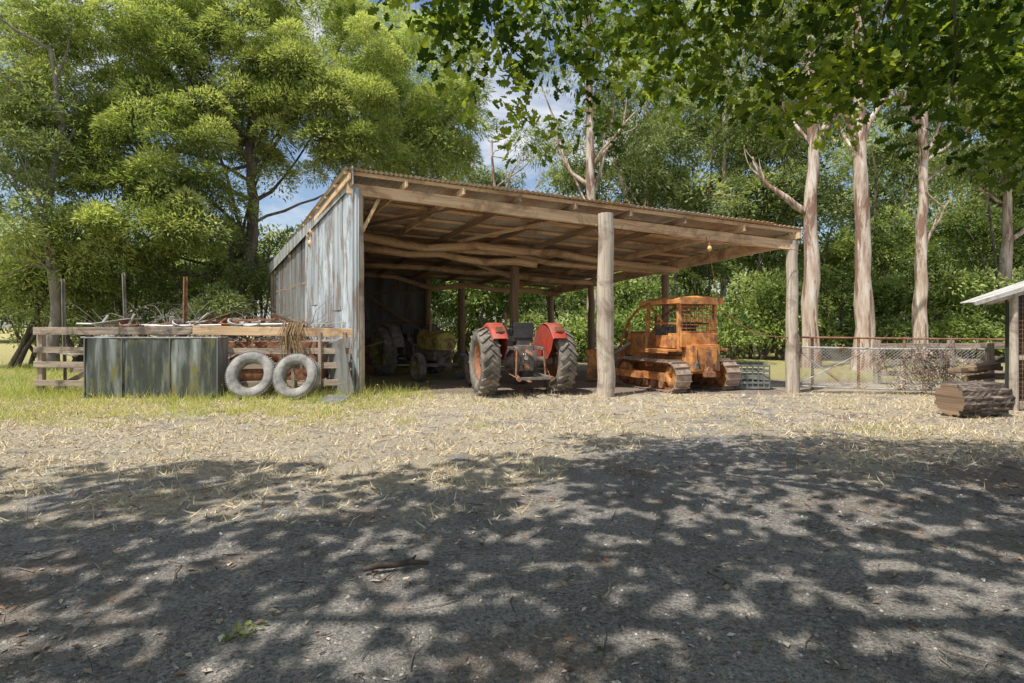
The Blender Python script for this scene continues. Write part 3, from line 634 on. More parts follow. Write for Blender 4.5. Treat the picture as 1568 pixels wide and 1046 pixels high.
# ------------------------------------------------------------------ crawler tractor
def make_crawler(loc, rz):
    e = empty("orange_crawler_bulldozer", loc, rz); e.scale = (.95, .95, .97)
    mats = [M['orange'], M['track'], M['greycast'], M['rust'], M['black'], M['steel']]
    r = .34; Lh = .95
    mb = MB()
    def loop(s_):
        per = 4 * Lh + 2 * math.pi * r; s_ = s_ % per
        if s_ < 2 * Lh: return (-Lh + s_, r), (0, 1), 1
        s_ -= 2 * Lh
        if s_ < math.pi * r: a = math.pi / 2 - s_ / r; return (Lh + math.cos(a) * r, math.sin(a) * r), (math.cos(a), math.sin(a)), 1
        s_ -= math.pi * r
        if s_ < 2 * Lh: return (Lh - s_, -r), (0, -1), 1
        s_ -= 2 * Lh; a = -math.pi / 2 - s_ / r; return (-Lh + math.cos(a) * r, math.sin(a) * r), (math.cos(a), math.sin(a)), 1
    per = 4 * Lh + 2 * math.pi * r; N = 38
    for sx in (-1, 1):
        x = sx * .78
        for k in range(N):
            (py, pz), (ny, nz), _ = loop(per * k / N); (qy, qz), _, _ = loop(per * (k + .93) / N)
            nrm = V3((0, ny, nz)); a = V3((x, py, pz + r + .03)); b = V3((x, qy, qz + r + .03))
            mb.beam(a, b, .44, .025, 1, up=nrm); mb.beam(a + nrm * .025, a + nrm * .025 + unit(b - a) * .02, .44, .055, 1, up=nrm)
            mb.beam(a - nrm * .04, b - nrm * .04, .12, .06, 3, up=nrm)
        for yy, rr in ((-Lh, .28), (Lh, .28)):
            mb.lathe((x, yy, r + .03), (1, 0, 0), [(rr, -.05), (rr, .05), (rr * .8, .09), (.06, .12), (.06, -.12), (rr * .8, -.09)], 0, 24)
            for k in range(14):
                t = k / 14 * 6.283; mb.beam((x, yy + math.cos(t) * .26, r + .03 + math.sin(t) * .26), (x, yy + math.cos(t) * .31, r + .03 + math.sin(t) * .31), .05, .05, 3)
        for yy in np.linspace(-.6, .6, 5): mb.cyl((x - .13, yy, .17), (x + .13, yy, .17), .1, 3, 14)
        mb.box((x, 0, .34), (.22, 1.5, .2), 0); mb.cyl((x - .1, 0, .62), (x + .1, 0, .62), .07, 3)
        mb.box((x + sx * .14, 0.1, .34), (.03, 1.3, .14), 0)
    mb.obj("tracks", mats, e)
    mb = MB()
    mb.box((0, .1, .62), (.98, 2.0, .42), 0)
    mb.box((0, -1.0, .80), (.86, .36, .62), 0); mb.box((0, -1.19, .86), (.62, .05, .42), 0)
    mb.box((0, -1.23, .70), (.16, .06, .5), 3); mb.cyl((0, -1.3, .5), (0, -1.2, .5), .09, 3); mb.box((0, -1.28, .42), (.3, .14, .12), 3)
    mb.box((-.30, -1.20, .62), (.14, .06, .14), 2); mb.box((.32, -1.20, .62), (.12, .06, .2), 3)
    mb.box((0, -.72, 1.22), (1.15, .5, .32), 0)
    for s in (-1, 1):
        mb.box((s * .74, -.35, .98), (.42, 1.15, .05), 0); mb.box((s * .58, -.45, 1.18), (.12, .75, .30), 0); mb.beam((s * .93, -.9, .95), (s * .93, .2, .95), .03, .08, 0)
        mb.tube([(s * .3, -1.2, 1.0), (s * .36, -1.27, .8), (s * .25, -1.25, .55)], .016, 4, 6)
    mb.box((0, -.3, 1.22), (.5, .45, .14), 4); mb.box((0, -.52, 1.45), (.5, .1, .4), 4)
    hp = [(-.36, .80), (-.38, 1.28), (-.28, 1.40), (.28, 1.40), (.38, 1.28), (.36, .80)]
    vs = [(a, .35, b) for a, b in hp] + [(a, 1.55, b - .04) for a, b in hp]
    mb.add(vs, [(i, i + 1, i + 7, i + 6) for i in range(5)] + [(5, 4, 3, 2, 1, 0), (6, 7, 8, 9, 10, 11)], 0)
    mb.box((0, 1.58, 1.05), (.74, .06, .72), 3); mb.cyl((.15, .9, 1.38), (.15, .9, 1.95), .04, 3, 12)
    mb.box((0, .30, 1.36), (.62, .1, .36), 2)
    for k, s in enumerate((-.2, -.1, .1, .2)): mb.tube([(s, .1, 1.0), (s, .02, 1.45 + .05 * (k % 2))], .012, 5, 6)
    mb.obj("hull_and_bonnet", mats, e, .015)
    mb = MB()
    zt = 2.12
    for s in (-1, 1):
        mb.beam((s * .56, -.86, 1.0), (s * .56, -.86, zt), .08, .09, 0); mb.beam((s * .56, .38, .98), (s * .56, .30, zt), .08, .08, 0)
        mb.beam((s * .56, -.86, 1.62), (s * .56, .34, 1.62), .04, .05, 0); mb.beam((s * .56, -.3, 1.62), (s * .56, .3, zt), .04, .04, 0)
        mb.tube([(s * .56, .34, zt), (s * .56, .75, 2.0), (s * .52, 1.2, 1.72), (s * .48, 1.6, 1.25), (s * .48, 1.68, .9)], .035, 0, 8)
        mb.beam((s * .52, 1.2, 1.72), (s * .52, 1.2, 1.2), .04, .04, 0)
    vs = []; xs_ = np.linspace(-.68, .68, 11); ys_ = [-1.02, -.98, -.3, .45, .52]
    for j, yy in enumerate(ys_):
        for xx in xs_:
            z_ = zt + .16 - .10 * (abs(xx) / .68) ** 3 * 1.2 - (.05 if j in (0, 4) else 0); vs.append((xx, yy, z_))
    fs = [(j * 11 + i, j * 11 + i + 1, (j + 1) * 11 + i + 1, (j + 1) * 11 + i) for j in range(4) for i in range(10)]
    mb.add(vs, fs, 0, None, True); mb.box((0, -.25, zt + .015), (1.34, 1.5, .05), 0)
    mb.beam((-.68, -1.03, zt + .04), (.68, -1.03, zt + .04), .03, .16, 0); mb.beam((-.68, .53, zt + .02), (.68, .53, zt + .02), .03, .1, 0)
    for s in (-1, 1): mb.beam((s * .69, -1.03, zt + .02), (s * .69, .53, zt + .02), .025, .1, 0)
    for k in range(8): mb.beam((-.53, -.90, 1.42 + k * .085), (.53, -.90, 1.42 + k * .085), .018, .022, 0)
    for k in range(9): xx = -.5 + k * .125; mb.cyl((xx, -.915, 1.38), (xx, -.915, zt - .02), .009, 3, 6)
    mb.beam((-.56, -.90, 1.70), (.56, -.90, 1.70), .03, .06, 0); mb.beam((-.56, -.90, 1.40), (.56, -.90, 1.40), .04, .08, 0)
    mb.box((.42, -.93, 1.56), (.22, .02, .2), 0); mb.box((.48, -.96, 1.30), (.12, .08, .1), 3)
    mb.obj("canopy_and_guards", mats, e, .006)
    mb = MB()
    for s in (-1, 1): mb.beam((s * 1.08, -.1, .36), (s * 1.1, 1.95, .36), .1, .16, 0); mb.cyl((s * .5, 1.2, 1.1), (s * .8, 1.95, .6), .04, 5)
    vs = []
    for t in np.linspace(0, 1, 7):
        y_ = 2.05 - .12 * math.sin(t * math.pi); z_ = .05 + t * .85
        vs += [(-1.4, y_, z_), (1.4, y_, z_), (1.4, y_ + .03, z_), (-1.4, y_ + .03, z_)]
    fs = []
    for i in range(6):
        o = i * 4; fs += [(o, o + 1, o + 5, o + 4), (o + 2, o + 3, o + 7, o + 6), (o + 1, o + 2, o + 6, o + 5), (o + 3, o, o + 4, o + 7)]
    mb.add(vs, fs, 0, None, True)
    mb.obj("blade_and_arms", mats, e)
    return e
make_crawler((4.0, 13.75, 0), rad(24))

mb = MB(); 
for z0 in (0.02, .30):
    for z_ in (z0, z0 + .12, z0 + .24):
        for a, b in (((-.38, -.28), (.38, -.28)), ((.38, -.28), (.38, .28)), ((.38, .28), (-.38, .28)), ((-.38, .28), (-.38, -.28))):
            mb.beam((a[0], a[1], z_ + .03), (b[0], b[1], z_ + .03), .03, .05, 0)
    for xx in np.linspace(-.38, .38, 7): mb.beam((xx, -.28, z0), (xx, -.28, z0 + .28), .03, .02, 0)
    for yy in np.linspace(-.2, .2, 4): mb.beam((-.38, yy, z0 + .01), (.38, yy, z0 + .01), .08, .02, 0)
mb.obj("slatted_crate", [surf("grey_crate", [(0.10, 0.11, 0.10), (0.26, 0.28, 0.26)], 6)], None, .004, (5.72, 13.4, 0), rad(-6))

# ------------------------------------------------------------------ left fence
fence = empty("timber_yard_fence", (0, 0, 0)); mb = MB(); FY = 12.1
for x_, h_ in ((-10.25, 1.42), (-9.25, 1.4), (-6.28, 1.45), (-4.98, 1.42), (-3.36, 1.5)):
    mb.beam((x_, FY, -.1), (x_ + rng.normal() * .02, FY + .02, h_), .12, .11, 0)
mb.beam((-10.35, FY - .09, 1.40), (-6.9, FY - .09, 1.41), .045, .17, 0); mb.beam((-6.9, FY - .09, 1.42), (-3.3, FY - .09, 1.36), .05, .19, 1)
for z_ in (.98, .66, .26):
    mb.beam((-10.35, FY - .085, z_ + .02), (-8.8, FY - .085, z_), .04, .13, 0)
    mb.beam((-6.35, FY - .085, z_ - .02), (-3.3, FY - .085, z_ + .03 * rng.normal()), .04, .13, 0)
for x_ in (-4.72, -3.62, -4.15): mb.beam((x_, FY - .135, .1), (x_ + .01, FY - .135, 1.38), .07, .03, 0)
mb.beam((-10.2, FY + .3, .1), (-8.6, FY + 1.0, 1.2), .05, .11, 0); mb.beam((-10.1, FY + .6, .9), (-8.4, FY + .4, .9), .04, .1, 0)
mb.beam((-10.1, FY + .6, .5), (-8.4, FY + .4, .5), .04, .1, 0)
mb.obj("rails_and_posts", [M['rail'], M['timber']], fence, .006)

tank = empty("galvanised_tank_panels", (-7.55, 11.62, 0)); mb = MB()
for k, (x0, x1) in enumerate(((-1.38, -.62), (-.60, .38), (.40, 1.38))):
    n = 14; vs = []
    for j in range(9):
        z_ = .02 + 1.22 * j / 8
        for i in range(n + 1):
            xx = x0 + (x1 - x0) * i / n; vs.append((xx, -.035 * math.sin(math.pi * i / n) + .012 * math.sin(xx * 17 + j * .8) * (.4 + .6 * j / 8) + .02 * (k % 2), z_ + .012 * math.sin(k * 2 + i * .3)))
    mb.add(vs, [(j * (n + 1) + i, j * (n + 1) + i + 1, (j + 1) * (n + 1) + i + 1, (j + 1) * (n + 1) + i) for j in range(8) for i in range(n)], 0, None, True)
for a, b in (((-1.40, 0), (1.40, 0)), ((1.40, 0), (1.40, .38)), ((-1.40, 0), (-1.40, .38)), ((-1.4, .38), (1.4, .38))):
    mb.tube([(a[0], a[1], 1.26), (b[0], b[1], 1.26)], .018, 1, 8)
mb.box((1.40, .19, .63), (.012, .38, 1.24), 1); mb.box((-1.40, .19, .63), (.012, .38, 1.24), 0); mb.box((0, .38, .63), (2.8, .012, 1.24), 0)
for xx in (-1.39, -.61, .39, 1.39): mb.beam((xx, -.015, .02), (xx, -.015, 1.25), .02, .02, 1)
mb.obj("tank_body", [M['tank'], M['galv_old']], tank)

def old_tyre(name, x, y, R, lean, rz):
    mb = MB(); tyre(mb, (0, 0, 0), (1, 0, 0), R, .25, R * .56, 0, None, 0, 0, 48)
    for k in range(60):
        t = k / 60 * 6.283
        for xx in (-.07, .07): mb.beam((xx - .03, math.cos(t) * R * 1.0, math.sin(t) * R * 1.0), (xx + .03, math.cos(t + .03) * R, math.sin(t + .03) * R), .03, .012, 0, up=(0, math.cos(t), math.sin(t)))
    o = mb.obj(name, [M['rubber_old']]); o.rotation_euler = (0, lean, rz); o.location = (x, y, R * math.cos(lean) + .12 * math.sin(abs(lean)) - .02)
old_tyre("old_truck_tyre", -5.42, 11.55, .49, rad(-18), rad(-86))
old_tyre("old_truck_tyre", -4.46, 11.50, .47, rad(-16), rad(-96))

def picket(x, y, h, lean, mat, w=.05):
    mb = MB(); mb.beam((0, 0, 0), (lean, .03, h), w, .008, 0); mb.beam((0, .0, 0), (lean, .03, h), .008, w, 0)
    for z_ in np.linspace(.2, .95, 7): mb.cyl((lean * z_ - .012, -.01, h * z_), (lean * z_ + .012, -.01, h * z_), .006, 0, 5)
    mb.obj("steel_fence_picket", [mat], None, 0, (x, y, 0))
picket(-7.45, 12.6, 2.63, 0.02, M['rust'], .10); picket(-10.3, 12.8, 2.6, -.08, M['bark_grey'], .09); picket(-9.0, 13.0, 2.75, -.12, M['bark_grey'], .08)
mb = MB()
for i in range(300):
    x0 = rng.uniform(-9.8, -4.2); y0 = rng.uniform(12.4, 14.2); h0 = rng.uniform(.5, 1.6); a = rng.uniform(0, 6.28); l = rng.uniform(.5, 1.6)
    p = curve_pts((x0, y0, h0), (x0 + math.cos(a) * l, y0 + abs(math.sin(a)) * l * .3, h0 + rng.uniform(-.2, .8)), 5, .3)
    mb.tube(p, [.012, .01, .009, .007, .005, .003], int(rng.integers(0, 2)), 5)
mb.obj("branch_pile", [M['bark_grey'], M['bark_dk']])
pile = empty("scrap_metal_pile"); mb = MB()
mb.beam((-6.9, 12.5, 1.62), (-5.3, 12.6, 1.66), .05, .05, 0); mb.beam((-5.4, 12.5, 1.78), (-4.7, 12.9, 1.45), .06, .06, 0)
mb.cyl((-8.2, 12.4, 1.50), (-5.0, 12.5, 1.55), .03, 1); mb.cyl((-9.8, 12.5, 1.56), (-7.8, 12.6, 1.52), .025, 1)
mb.beam((-9.4, 12.6, 1.56), (-8.6, 12.7, 1.68), .5, .02, 2); mb.beam((-9.35, 12.5, 1.4), (-9.1, 12.5, 1.75), .04, .04, 2); mb.beam((-8.7, 12.5, 1.4), (-8.5, 12.5, 1.78), .04, .04, 2)
mb.beam((-8.9, 12.8, .7), (-4.5, 13.2, .7), 1.2, .9, 0)
mb.cyl((-6.0, 12.35, .45), (-5.3, 12.35, .5), .32, 0, 18)
for i in range(46):
    a = rng.uniform(-.5, .5) if i % 2 else rng.uniform(0, 3); x0 = rng.uniform(-10, -4.5); z0 = rng.uniform(.4, 1.62); l = rng.uniform(.3, 1.1)
    mb.beam((x0, 12.35 + .5 * rng.random(), z0), (x0 + l * math.cos(a), 12.5, z0 + .35 * l * math.sin(a)), rng.uniform(.03, .16), rng.uniform(.01, .05), int(rng.integers(0, 3)))
for i in range(7):
    x0 = rng.uniform(-9.5, -4.8); R_ = rng.uniform(.15, .35); z0 = rng.uniform(1.2, 1.5)
    mb.tube([(x0 + R_ * math.cos(t), 12.5 + .1 * math.sin(t * 2), z0 + R_ * .7 * math.sin(t)) for t in np.linspace(0, 5.6, 14)], .014, i % 3, 6)
for i in range(5): x0 = rng.uniform(-9.6, -4.6); mb.lathe((x0, 12.5, 1.42 + .1 * rng.random()), (rng.normal() * .4, -.3, 1), [(.0, 0), (.16, .0), (.19, .12), (.17, .13), (.14, .02), (0, .02)], i % 3, 16)
mb.obj("scrap_parts", [M['rust'], M['steel'], M['pale']], pile, .005)
mb = MB()
for i in range(60):
    x0 = -4.75 + rng.normal() * .11; l1 = rng.uniform(.1, .75)
    mb.tube([(x0 + .1 * rng.normal(), 11.86, 1.42 - l1), (x0, 11.86 + .03 * rng.normal(), 1.35), (x0, 12.05, 1.56 + .04 * rng.random()), (x0 + .08 * rng.normal(), 12.3, 1.2)], .008, 0, 5)
mb.obj("rope_bundle", [M['straw_rope']])
mb = MB(); mb.box((0, 0, 0), (.55, .42, .012), 0, Matrix.Rotation(rad(14), 3, 'X')); mb.obj("flat_metal_sheet", [M['galv_old']], None, .004, (-3.55, 11.0, .06), rad(-20))

# ------------------------------------------------------------------ right: gate, rails, log, hut
gate = empty("wire_mesh_gate"); mb = MB()
def gp(u, z): return V3((6.48 + u * 3.62, 12.75 - u * 0.9, z - u * .02))
for z_ in (.14, 1.03): mb.tube([gp(0, z_), gp(.5, z_ - .02), gp(1, z_)], .022, 0, 8)
for u in (0, 1): mb.tube([gp(u, .14), gp(u, 1.03)], .022, 0, 8)
mb.tube([gp(0, .14), gp(.42, 1.02)], .018, 0, 8); mb.tube([gp(1, .14), gp(.58, 1.02)], .018, 0, 8)
mb.tube([gp(0.0, 1.03), gp(.28, .16)], .018, 0, 8)
nn = 52
for k in range(-13, nn):
    for sg in (1, -1):
        pts = []
        for j in range(14):
            z_ = .15 + .86 * j / 13; u = (k + (j if sg > 0 else 13 - j)) / nn
            if 0 <= u <= 1: pts.append(gp(u, z_) + V3((0, -.015 + .01 * math.sin(j * 2 + k), .01 * math.sin(u * 30))))
        if len(pts) > 1: mb.tube(pts, .005, 1, 4, False)
mb.obj("gate_frame_and_mesh", [M['steel'], M['steel']], gate)
mb = MB()
mb.tube([(6.5, 13.0, 1.25), (9.0, 12.9, 1.22), (11.5, 12.4, 1.2)], .022, 1, 8)
mb.tube([(10.15, 11.8, -.1), (10.15, 11.8, 1.15)], [.09, .08], 0, 12); mb.tube([(6.45, 12.65, -.1), (6.45, 12.65, 1.3)], [.1, .09], 0, 12)
for z_ in (1.08, .78, .42): mb.beam((10.1, 11.95, z_), (12.4, 11.8, z_ + .05), .04, .14, 0)
for z_ in (1.0, .6, .3): mb.beam((9.4, 14.2, z_), (14.5, 14.4, z_), .04, .13, 0)
for x_ in (9.4, 11.3, 12.9, 14.5): mb.beam((x_, 14.3, -.1), (x_, 14.3, 1.15), .12, .12, 0)
for x_ in (7.2, 8.3, 9.4): mb.cyl((x_, 13.3, 0), (x_, 13.3, 1.25), .03, 1)
mb.obj("stock_yard_rails", [M['rail'], M['rust']], None, .004)
mb = MB()
for i in range(110):
    u = .72 + .09 * rng.normal(); p0 = gp(min(max(u, .45), .97), rng.uniform(.1, .6)) + V3((0, -.04, 0)); p1 = gp(min(max(u + .06 * rng.normal(), .4), .98), rng.uniform(.5, 1.35)) + V3((0, -.06 + .1 * rng.normal(), 0))
    mb.tube(curve_pts(p0, p1, 5, .25), [.006] * 6, 0, 4, False)
v = mb.obj("dead_vine", [M['bark_grey']])
C = np.array([gp(min(max(.70 + .12 * rng.normal(), .4), 1), rng.uniform(.05, 1.0)) for _ in range(30)])
foliage("dead_vine_leaves", C, .18, 70, .05, .025, L['litter'], v, tintbase=.5)

log = empty("cut_log"); mb = MB()
ax0 = V3((7.32, 9.30, .275)); ax1 = V3((8.32, 9.5, .275)); n = 16; seg = 40; vs = []; dl = ax1 - ax0; dx = unit(dl); sx_ = unit(np.cross(dx, (0, 0, 1))); sz_ = np.cross(sx_, dx)
groove = 1 + .06 * np.sin(np.arange(seg) * 2.1) + .06 * rng.normal(size=seg)
for i in range(n + 1):
    for k in range(seg):
        t = k / seg * 6.283; r_ = .27 * groove[k] * (1 + .04 * rng.normal()) * (1 - .03 * (i == 0 or i == n)); vs.append(ax0 + dl * i / n + sx_ * math.cos(t) * r_ + sz_ * math.sin(t) * r_)
fs = [(i * seg + k, i * seg + (k + 1) % seg, (i + 1) * seg + (k + 1) % seg, (i + 1) * seg + k) for i in range(n) for k in range(seg)]
mb.add(vs, fs, 0, None, False); mb.add(vs[:seg], [tuple(range(seg))[::-1]], 1); mb.add(vs[-seg:], [tuple(range(seg))], 1)
mb.obj("log_body", [surf("charred_log_bark", [(0.025, 0.018, 0.015), (0.12, 0.09, 0.07), (0.40, 0.33, 0.27)], 7, (.35, 1.8, 1.8), 'Object', .95, bump=.9, bdist=.05), M['timber_dk']], log)

hut = empty("small_lean_to_hut"); mb = MB()
mb.tube([(8.95, 9.9, -.1), (8.95, 9.9, 2.1)], [.07, .06], 0, 10); mb.beam((8.5, 9.9, 1.94), (12, 9.9, 3.0), .06, .1, 0)
mb.beam((8.95, 9.95, 2.0), (9.7, 11.4, 2.0), .06, .1, 0)
mb.corr((8.1, 9.75, 1.93), (9.2, 11.4, 1.98), (12.6, 11.4, 3.15), (12.2, 9.75, 3.2), 1, .08, .011, 3)
mb.beam((8.12, 9.74, 1.90), (12.2, 9.74, 3.15), .03, .07, 1)
mb.beam((8.95, 9.92, .1), (12, 9.92, .1), .04, .14, 0); mb.beam((8.95, 9.92, .95), (12, 9.92, .95), .04, .08, 0)
for k in range(22): mb.beam((9.0 + k * .145, 10.05 + .008 * (k % 2), .03), (9.0 + k * .145, 10.05 + .008 * (k % 2), 2.05 + k * .045), .015, .14, 3, up=(1, 0, 0))
for k in range(46):
    u = k / 45; mb.tube([(8.97 + u * 3, 9.9, .1), (8.97 + u * 3, 9.9, 2.0)], .004, 2, 4, False)
for k in range(24): z_ = .12 + k * .078; mb.tube([(8.95, 9.9, z_), (11.9, 9.9, z_)], .004, 2, 4, False)
mb.obj("hut_frame", [M['post'], M['pale'], M['rust'], M['greenwall']], hut)
mb = MB()
for i in range(14): x0 = rng.uniform(8.6, 9.3); y0 = rng.uniform(10.6, 11.2); z0 = rng.uniform(.1, .75); mb.beam((x0, y0, z0), (x0 + .7, y0 + .2, z0 + .05 * rng.normal()), .12, .09, 0)
mb.obj("firewood_stack", [M['timber_dk']], None, .01)

# ------------------------------------------------------------------ TREES
def PX(px, py, d): return ((px - 784) / 850 * d, d, 1.5 + (500 - py) / 850 * d)
def blob(px, py, d, rpx, n, ry=None, fl=.85):
    x, y, z = PX(px, py, d); r = rpx / 850 * d; return (x, y, z, r, (ry or r * .8), r * fl, n)
B = [blob(170, 60, 22, 150, 80), blob(330, 90, 23, 130, 68), blob(480, 70, 24, 125, 64), blob(240, 225, 21, 105, 52), blob(100, 190, 21, 95, 44),
     blob(450, 190, 23.5, 95, 42), blob(545, 185, 23, 70, 36), blob(205, 330, 20, 90, 40), blob(110, 380, 20, 75, 30), blob(300, 320, 21, 66, 24),
     blob(560, 250, 25, 60, 20), blob(370, 150, 24, 90, 28), blob(120, -60, 24, 160, 34), blob(400, -50, 26, 170, 34), blob(350, 420, 23, 45, 12)]
C = crown_clumps(B, .65)
make_tree("wattle_tree", [(-11.6, 22.6, -.2), (-11.3, 22.6, 2.2), (-10.6, 22.8, 5), (-10.9, 23, 9), (-10.2, 23.5, 14)], .36, .12, M['bark_dk'], C, 30, .10,
          dict(size=.84, nper=600, leaf_l=.18, leaf_w=.045, mat=L['wattle'], droop=.35, tintbase=.42, tintvar=.18, flat=.6))
B = [blob(640, 110, 27, 95, 50), blob(680, 200, 27, 60, 32), blob(600, 190, 28, 70, 32), blob(650, 250, 27, 50, 20), blob(560, 60, 29, 90, 24)]
C = crown_clumps(B, .5)
make_tree("pale_wattle_tree", [(-4.8, 27.5, -.2), (-4.6, 27.5, 4), (-4.4, 27.3, 8), (-4.2, 27.3, 13)], .28, .08, M['bark_dk'], C, 12, .08,
          dict(size=1.0, nper=480, leaf_l=.22, leaf_w=.05, mat=L['wattle_lt'], droop=.5, tintbase=.5, tintvar=.14))
B = [blob(20, 60, 19, 110, 26), blob(10, 200, 18, 80, 18), blob(20, 330, 18, 75, 18), blob(-60, 120, 18, 110, 20), blob(60, 270, 19, 50, 10)]
C = crown_clumps(B, .4)
make_tree("old_scrub_tree", [(-15.8, 19, -.2), (-15.6, 19, 2.2), (-16.0, 19, 5.2), (-15.5, 19.1, 8.5), (-15.8, 19, 11)], .2, .06, M['bark_grey'], C, 20, .07,
          dict(size=.8, nper=260, leaf_l=.16, leaf_w=.045, mat=L['gumleaf'], droop=.4, tintbase=.6, tintvar=.2))
def gum(px, d, wpx, blobs, lean=0.0, topz=17, nl=4, nper=320, extra=()):
    x, y, _ = PX(px, 500, d); r = wpx / 2 / 850 * d
    C = crown_clumps(blobs, .3) if blobs else np.zeros((0, 3))
    make_tree("gum_tree", [(x, y, -.2), (x + lean * .3, y, 4), (x + lean * .5, y, 8), (x + lean, y + .3, topz)], r, r * .42, M['gum'], C, nl, r * .30,
              dict(size=1.05, nper=nper, leaf_l=.23, leaf_w=.055, mat=L['gumleaf'], droop=.9, tintbase=.45, tintvar=.25), 18, .45, 1.5, extra)
gum(1241, 20, 25, [blob(1200, 60, 22, 130, 32), blob(1280, -20, 22, 140, 24), blob(1190, 190, 24, 60, 12)], .1, extra=[(6.0, -1.9, 2.2, .14), (7.6, 1.2, 3.0, .13)])
gum(1322, 19, 27, [blob(1340, 20, 22, 140, 28), blob(1290, 120, 24, 80, 14)], -.1, extra=[(7.0, -1.5, 2.4, .15), (8.2, 1.6, 2.5, .13)])
gum(1408, 22, 20, [blob(1430, 60, 24, 130, 32), blob(1470, 170, 24, 80, 16)], .3, extra=[(4.0, .9, 2.5, .10), (8.0, -1.2, 2.6, .12)])
gum(912, 25, 21, [blob(900, 90, 26, 85, 16), blob(960, 200, 27, 75, 20), blob(900, -10, 27, 120, 18), blob(860, 250, 28, 40, 6)], -.4, extra=[(9.0, 2.0, 3.2, .14), (8.0, -1.6, 2.4, .12)])
gum(1535, 26, 18, [blob(1540, 80, 26, 120, 28), blob(1540, 230, 26, 80, 18)], .6, extra=[(6.0, 1.5, 3.0, .12)])
gum(985, 33, 11, [blob(1000, 140, 34, 95, 28), blob(1060, 60, 34, 100, 24)], .3, 17, 3, extra=[(9.0, -1.8, 4.0, .12)])
gum(1105, 31, 10, [blob(1090, 180, 33, 95, 26), blob(1120, 90, 33, 100, 22)], .3, 17, 3)
gum(765, 34, 8, [blob(835, 215, 36, 45, 9), blob(760, 270, 36, 30, 5)], -.5, 13, 9, extra=[(8.0, 1.6, 4.0, .10), (8.5, -1.6, 3.5, .10)])

def bush(name, blobs, mat, size=.9, nper=330, ll=.16, lw=.06, tb=.5, stems=3, tv=.2):
    C = crown_clumps(blobs, .25); C = C[C[:, 2] > .1]; e = empty(name, (0, 0, 0)); mb = MB()
    for (x, y, z, rx, ry, rz, n) in blobs:
        for q in range(stems): mb.tube(curve_pts((x + rng.normal() * .3, y, 0), (x + rng.normal() * rx * .6, y + rng.normal() * .5, z + rz * .5), 5, .12), [.09, .08, .06, .05, .03, .015], 0, 6)
    mb.obj("stems", [M['bark_dk']], e)
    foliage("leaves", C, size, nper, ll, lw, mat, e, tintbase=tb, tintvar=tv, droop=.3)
bush("understorey_shrubs", [blob(px, py, d, r, n) for px, py, d, r, n in ((360, 440, 23, 60, 18), (270, 430, 22, 55, 18), (200, 440, 22, 50, 16), (120, 450, 21, 50, 16), (40, 440, 20, 55, 18), (400, 390, 25, 55, 16), (-40, 420, 20, 70, 16), (330, 470, 20, 35, 8), (60, 500, 22, 40, 8), (230, 490, 21, 40, 8), (150, 500, 23, 40, 8))], L['gumleaf'], .75, 330, .15, .05, .38)
bb = []
for px in range(560, 1700, 62):
    bb.append(blob(px + rng.normal() * 15, 460 + rng.normal() * 15, 27 + rng.normal() * 2, 55, 18)); bb.append(blob(px + rng.normal() * 15, 395 + rng.normal() * 20, 31 + rng.normal() * 2, 55, 17))
    bb.append(blob(px + rng.normal() * 15, 512, 25 + rng.normal() * 1.5, 26, 8))
bush("understorey_shrubs", bb, L['bush'], .95, 340, .18, .07, .38, 3, .3)
bb = []
for px in range(1040, 1720, 70):
    for py, nn_ in ((320, 13), (240, 11), (160, 8)):
        bb.append(blob(px + rng.normal() * 25, py + rng.normal() * 20, 34 + rng.normal() * 3, 60, nn_))
for px, py in ((830, 330), (900, 340), (970, 320), (980, 260), (880, 290), (740, 300), (700, 320), (1030, 200)): bb.append(blob(px, py, 36, 50, 13))
bush("background_trees", bb, L['gumleaf'], 1.25, 300, .28, .09, .40, 1, .3)
bb = []
for px in range(-250, 1900, 70):
    bb.append(blob(px, 455, 52, 60, 10)); bb.append(blob(px + 30, 400, 56, 50, 8))
    if px > 1000: bb.append(blob(px, 310, 56, 65, 8)); bb.append(blob(px, 220, 58, 65, 4))
bush("distant_forest", bb, L['gumleaf'], 2.6, 260, .50, .18, .4, 1)

# overhanging oak
oak_tr = [(7.6, -.6, -.2), (7.4, -.5, 2.2), (6.9, -.3, 4.4), (6.0, 0, 6.4), (5.0, .2, 8.2)]
zl = lambda x: np.interp(x, [-1.8, -.9, -.4, .1, .4, .9, 2.4, 3.6, 4.6, 6.5], [3.95, 3.85, 3.6, 2.85, 2.9, 3.3, 3.15, 3.1, 2.6, 2.2])
n = 270; xx = rng.uniform(-1.4, 6.4, n) ; yy = rng.uniform(3.9, 5.7, n); base = 1.5 + (zl(xx * 5 / yy) - 1.5) * yy / 5
zz = base + .12 + rng.random(n) ** .8 * 1.9
k = rng.random(n) < np.interp(xx, [-1.6, 0, 3, 6.4], [.3, .62, .75, .95]); Cf = np.stack([xx, yy, zz], 1)[k]
gx, gy = np.meshgrid(np.arange(-13, 8.0, .68), np.arange(-5.3, 3.5, .68)); xx = gx.ravel() + rng.normal(size=gx.size) * .27; yy = gy.ravel() + rng.normal(size=gx.size) * .27
n = len(xx); zz = rng.uniform(5.6, 7.8, n); zz = np.maximum(zz, 1.5 + .60 * yy + 1.0)
Cb = np.stack([xx, yy, zz], 1); Cb = Cb[(rng.random(n) < .95)]
e = empty("oak_tree", oak_tr[0]); off = V3(oak_tr[0]); mb = MB()
mb.tube([V3(p) - off for p in oak_tr], [.42, .36, .32, .24, .12], 0, 18, True, .1)
hubs = [V3((5.2, 3.0, 5.6)), V3((2.5, 3.2, 5.9)), V3((-.5, 3.4, 6.2)), V3((-4, 1, 7)), V3((-8, 0, 7)), V3((1, -1, 7)), V3((5, -2, 7))]
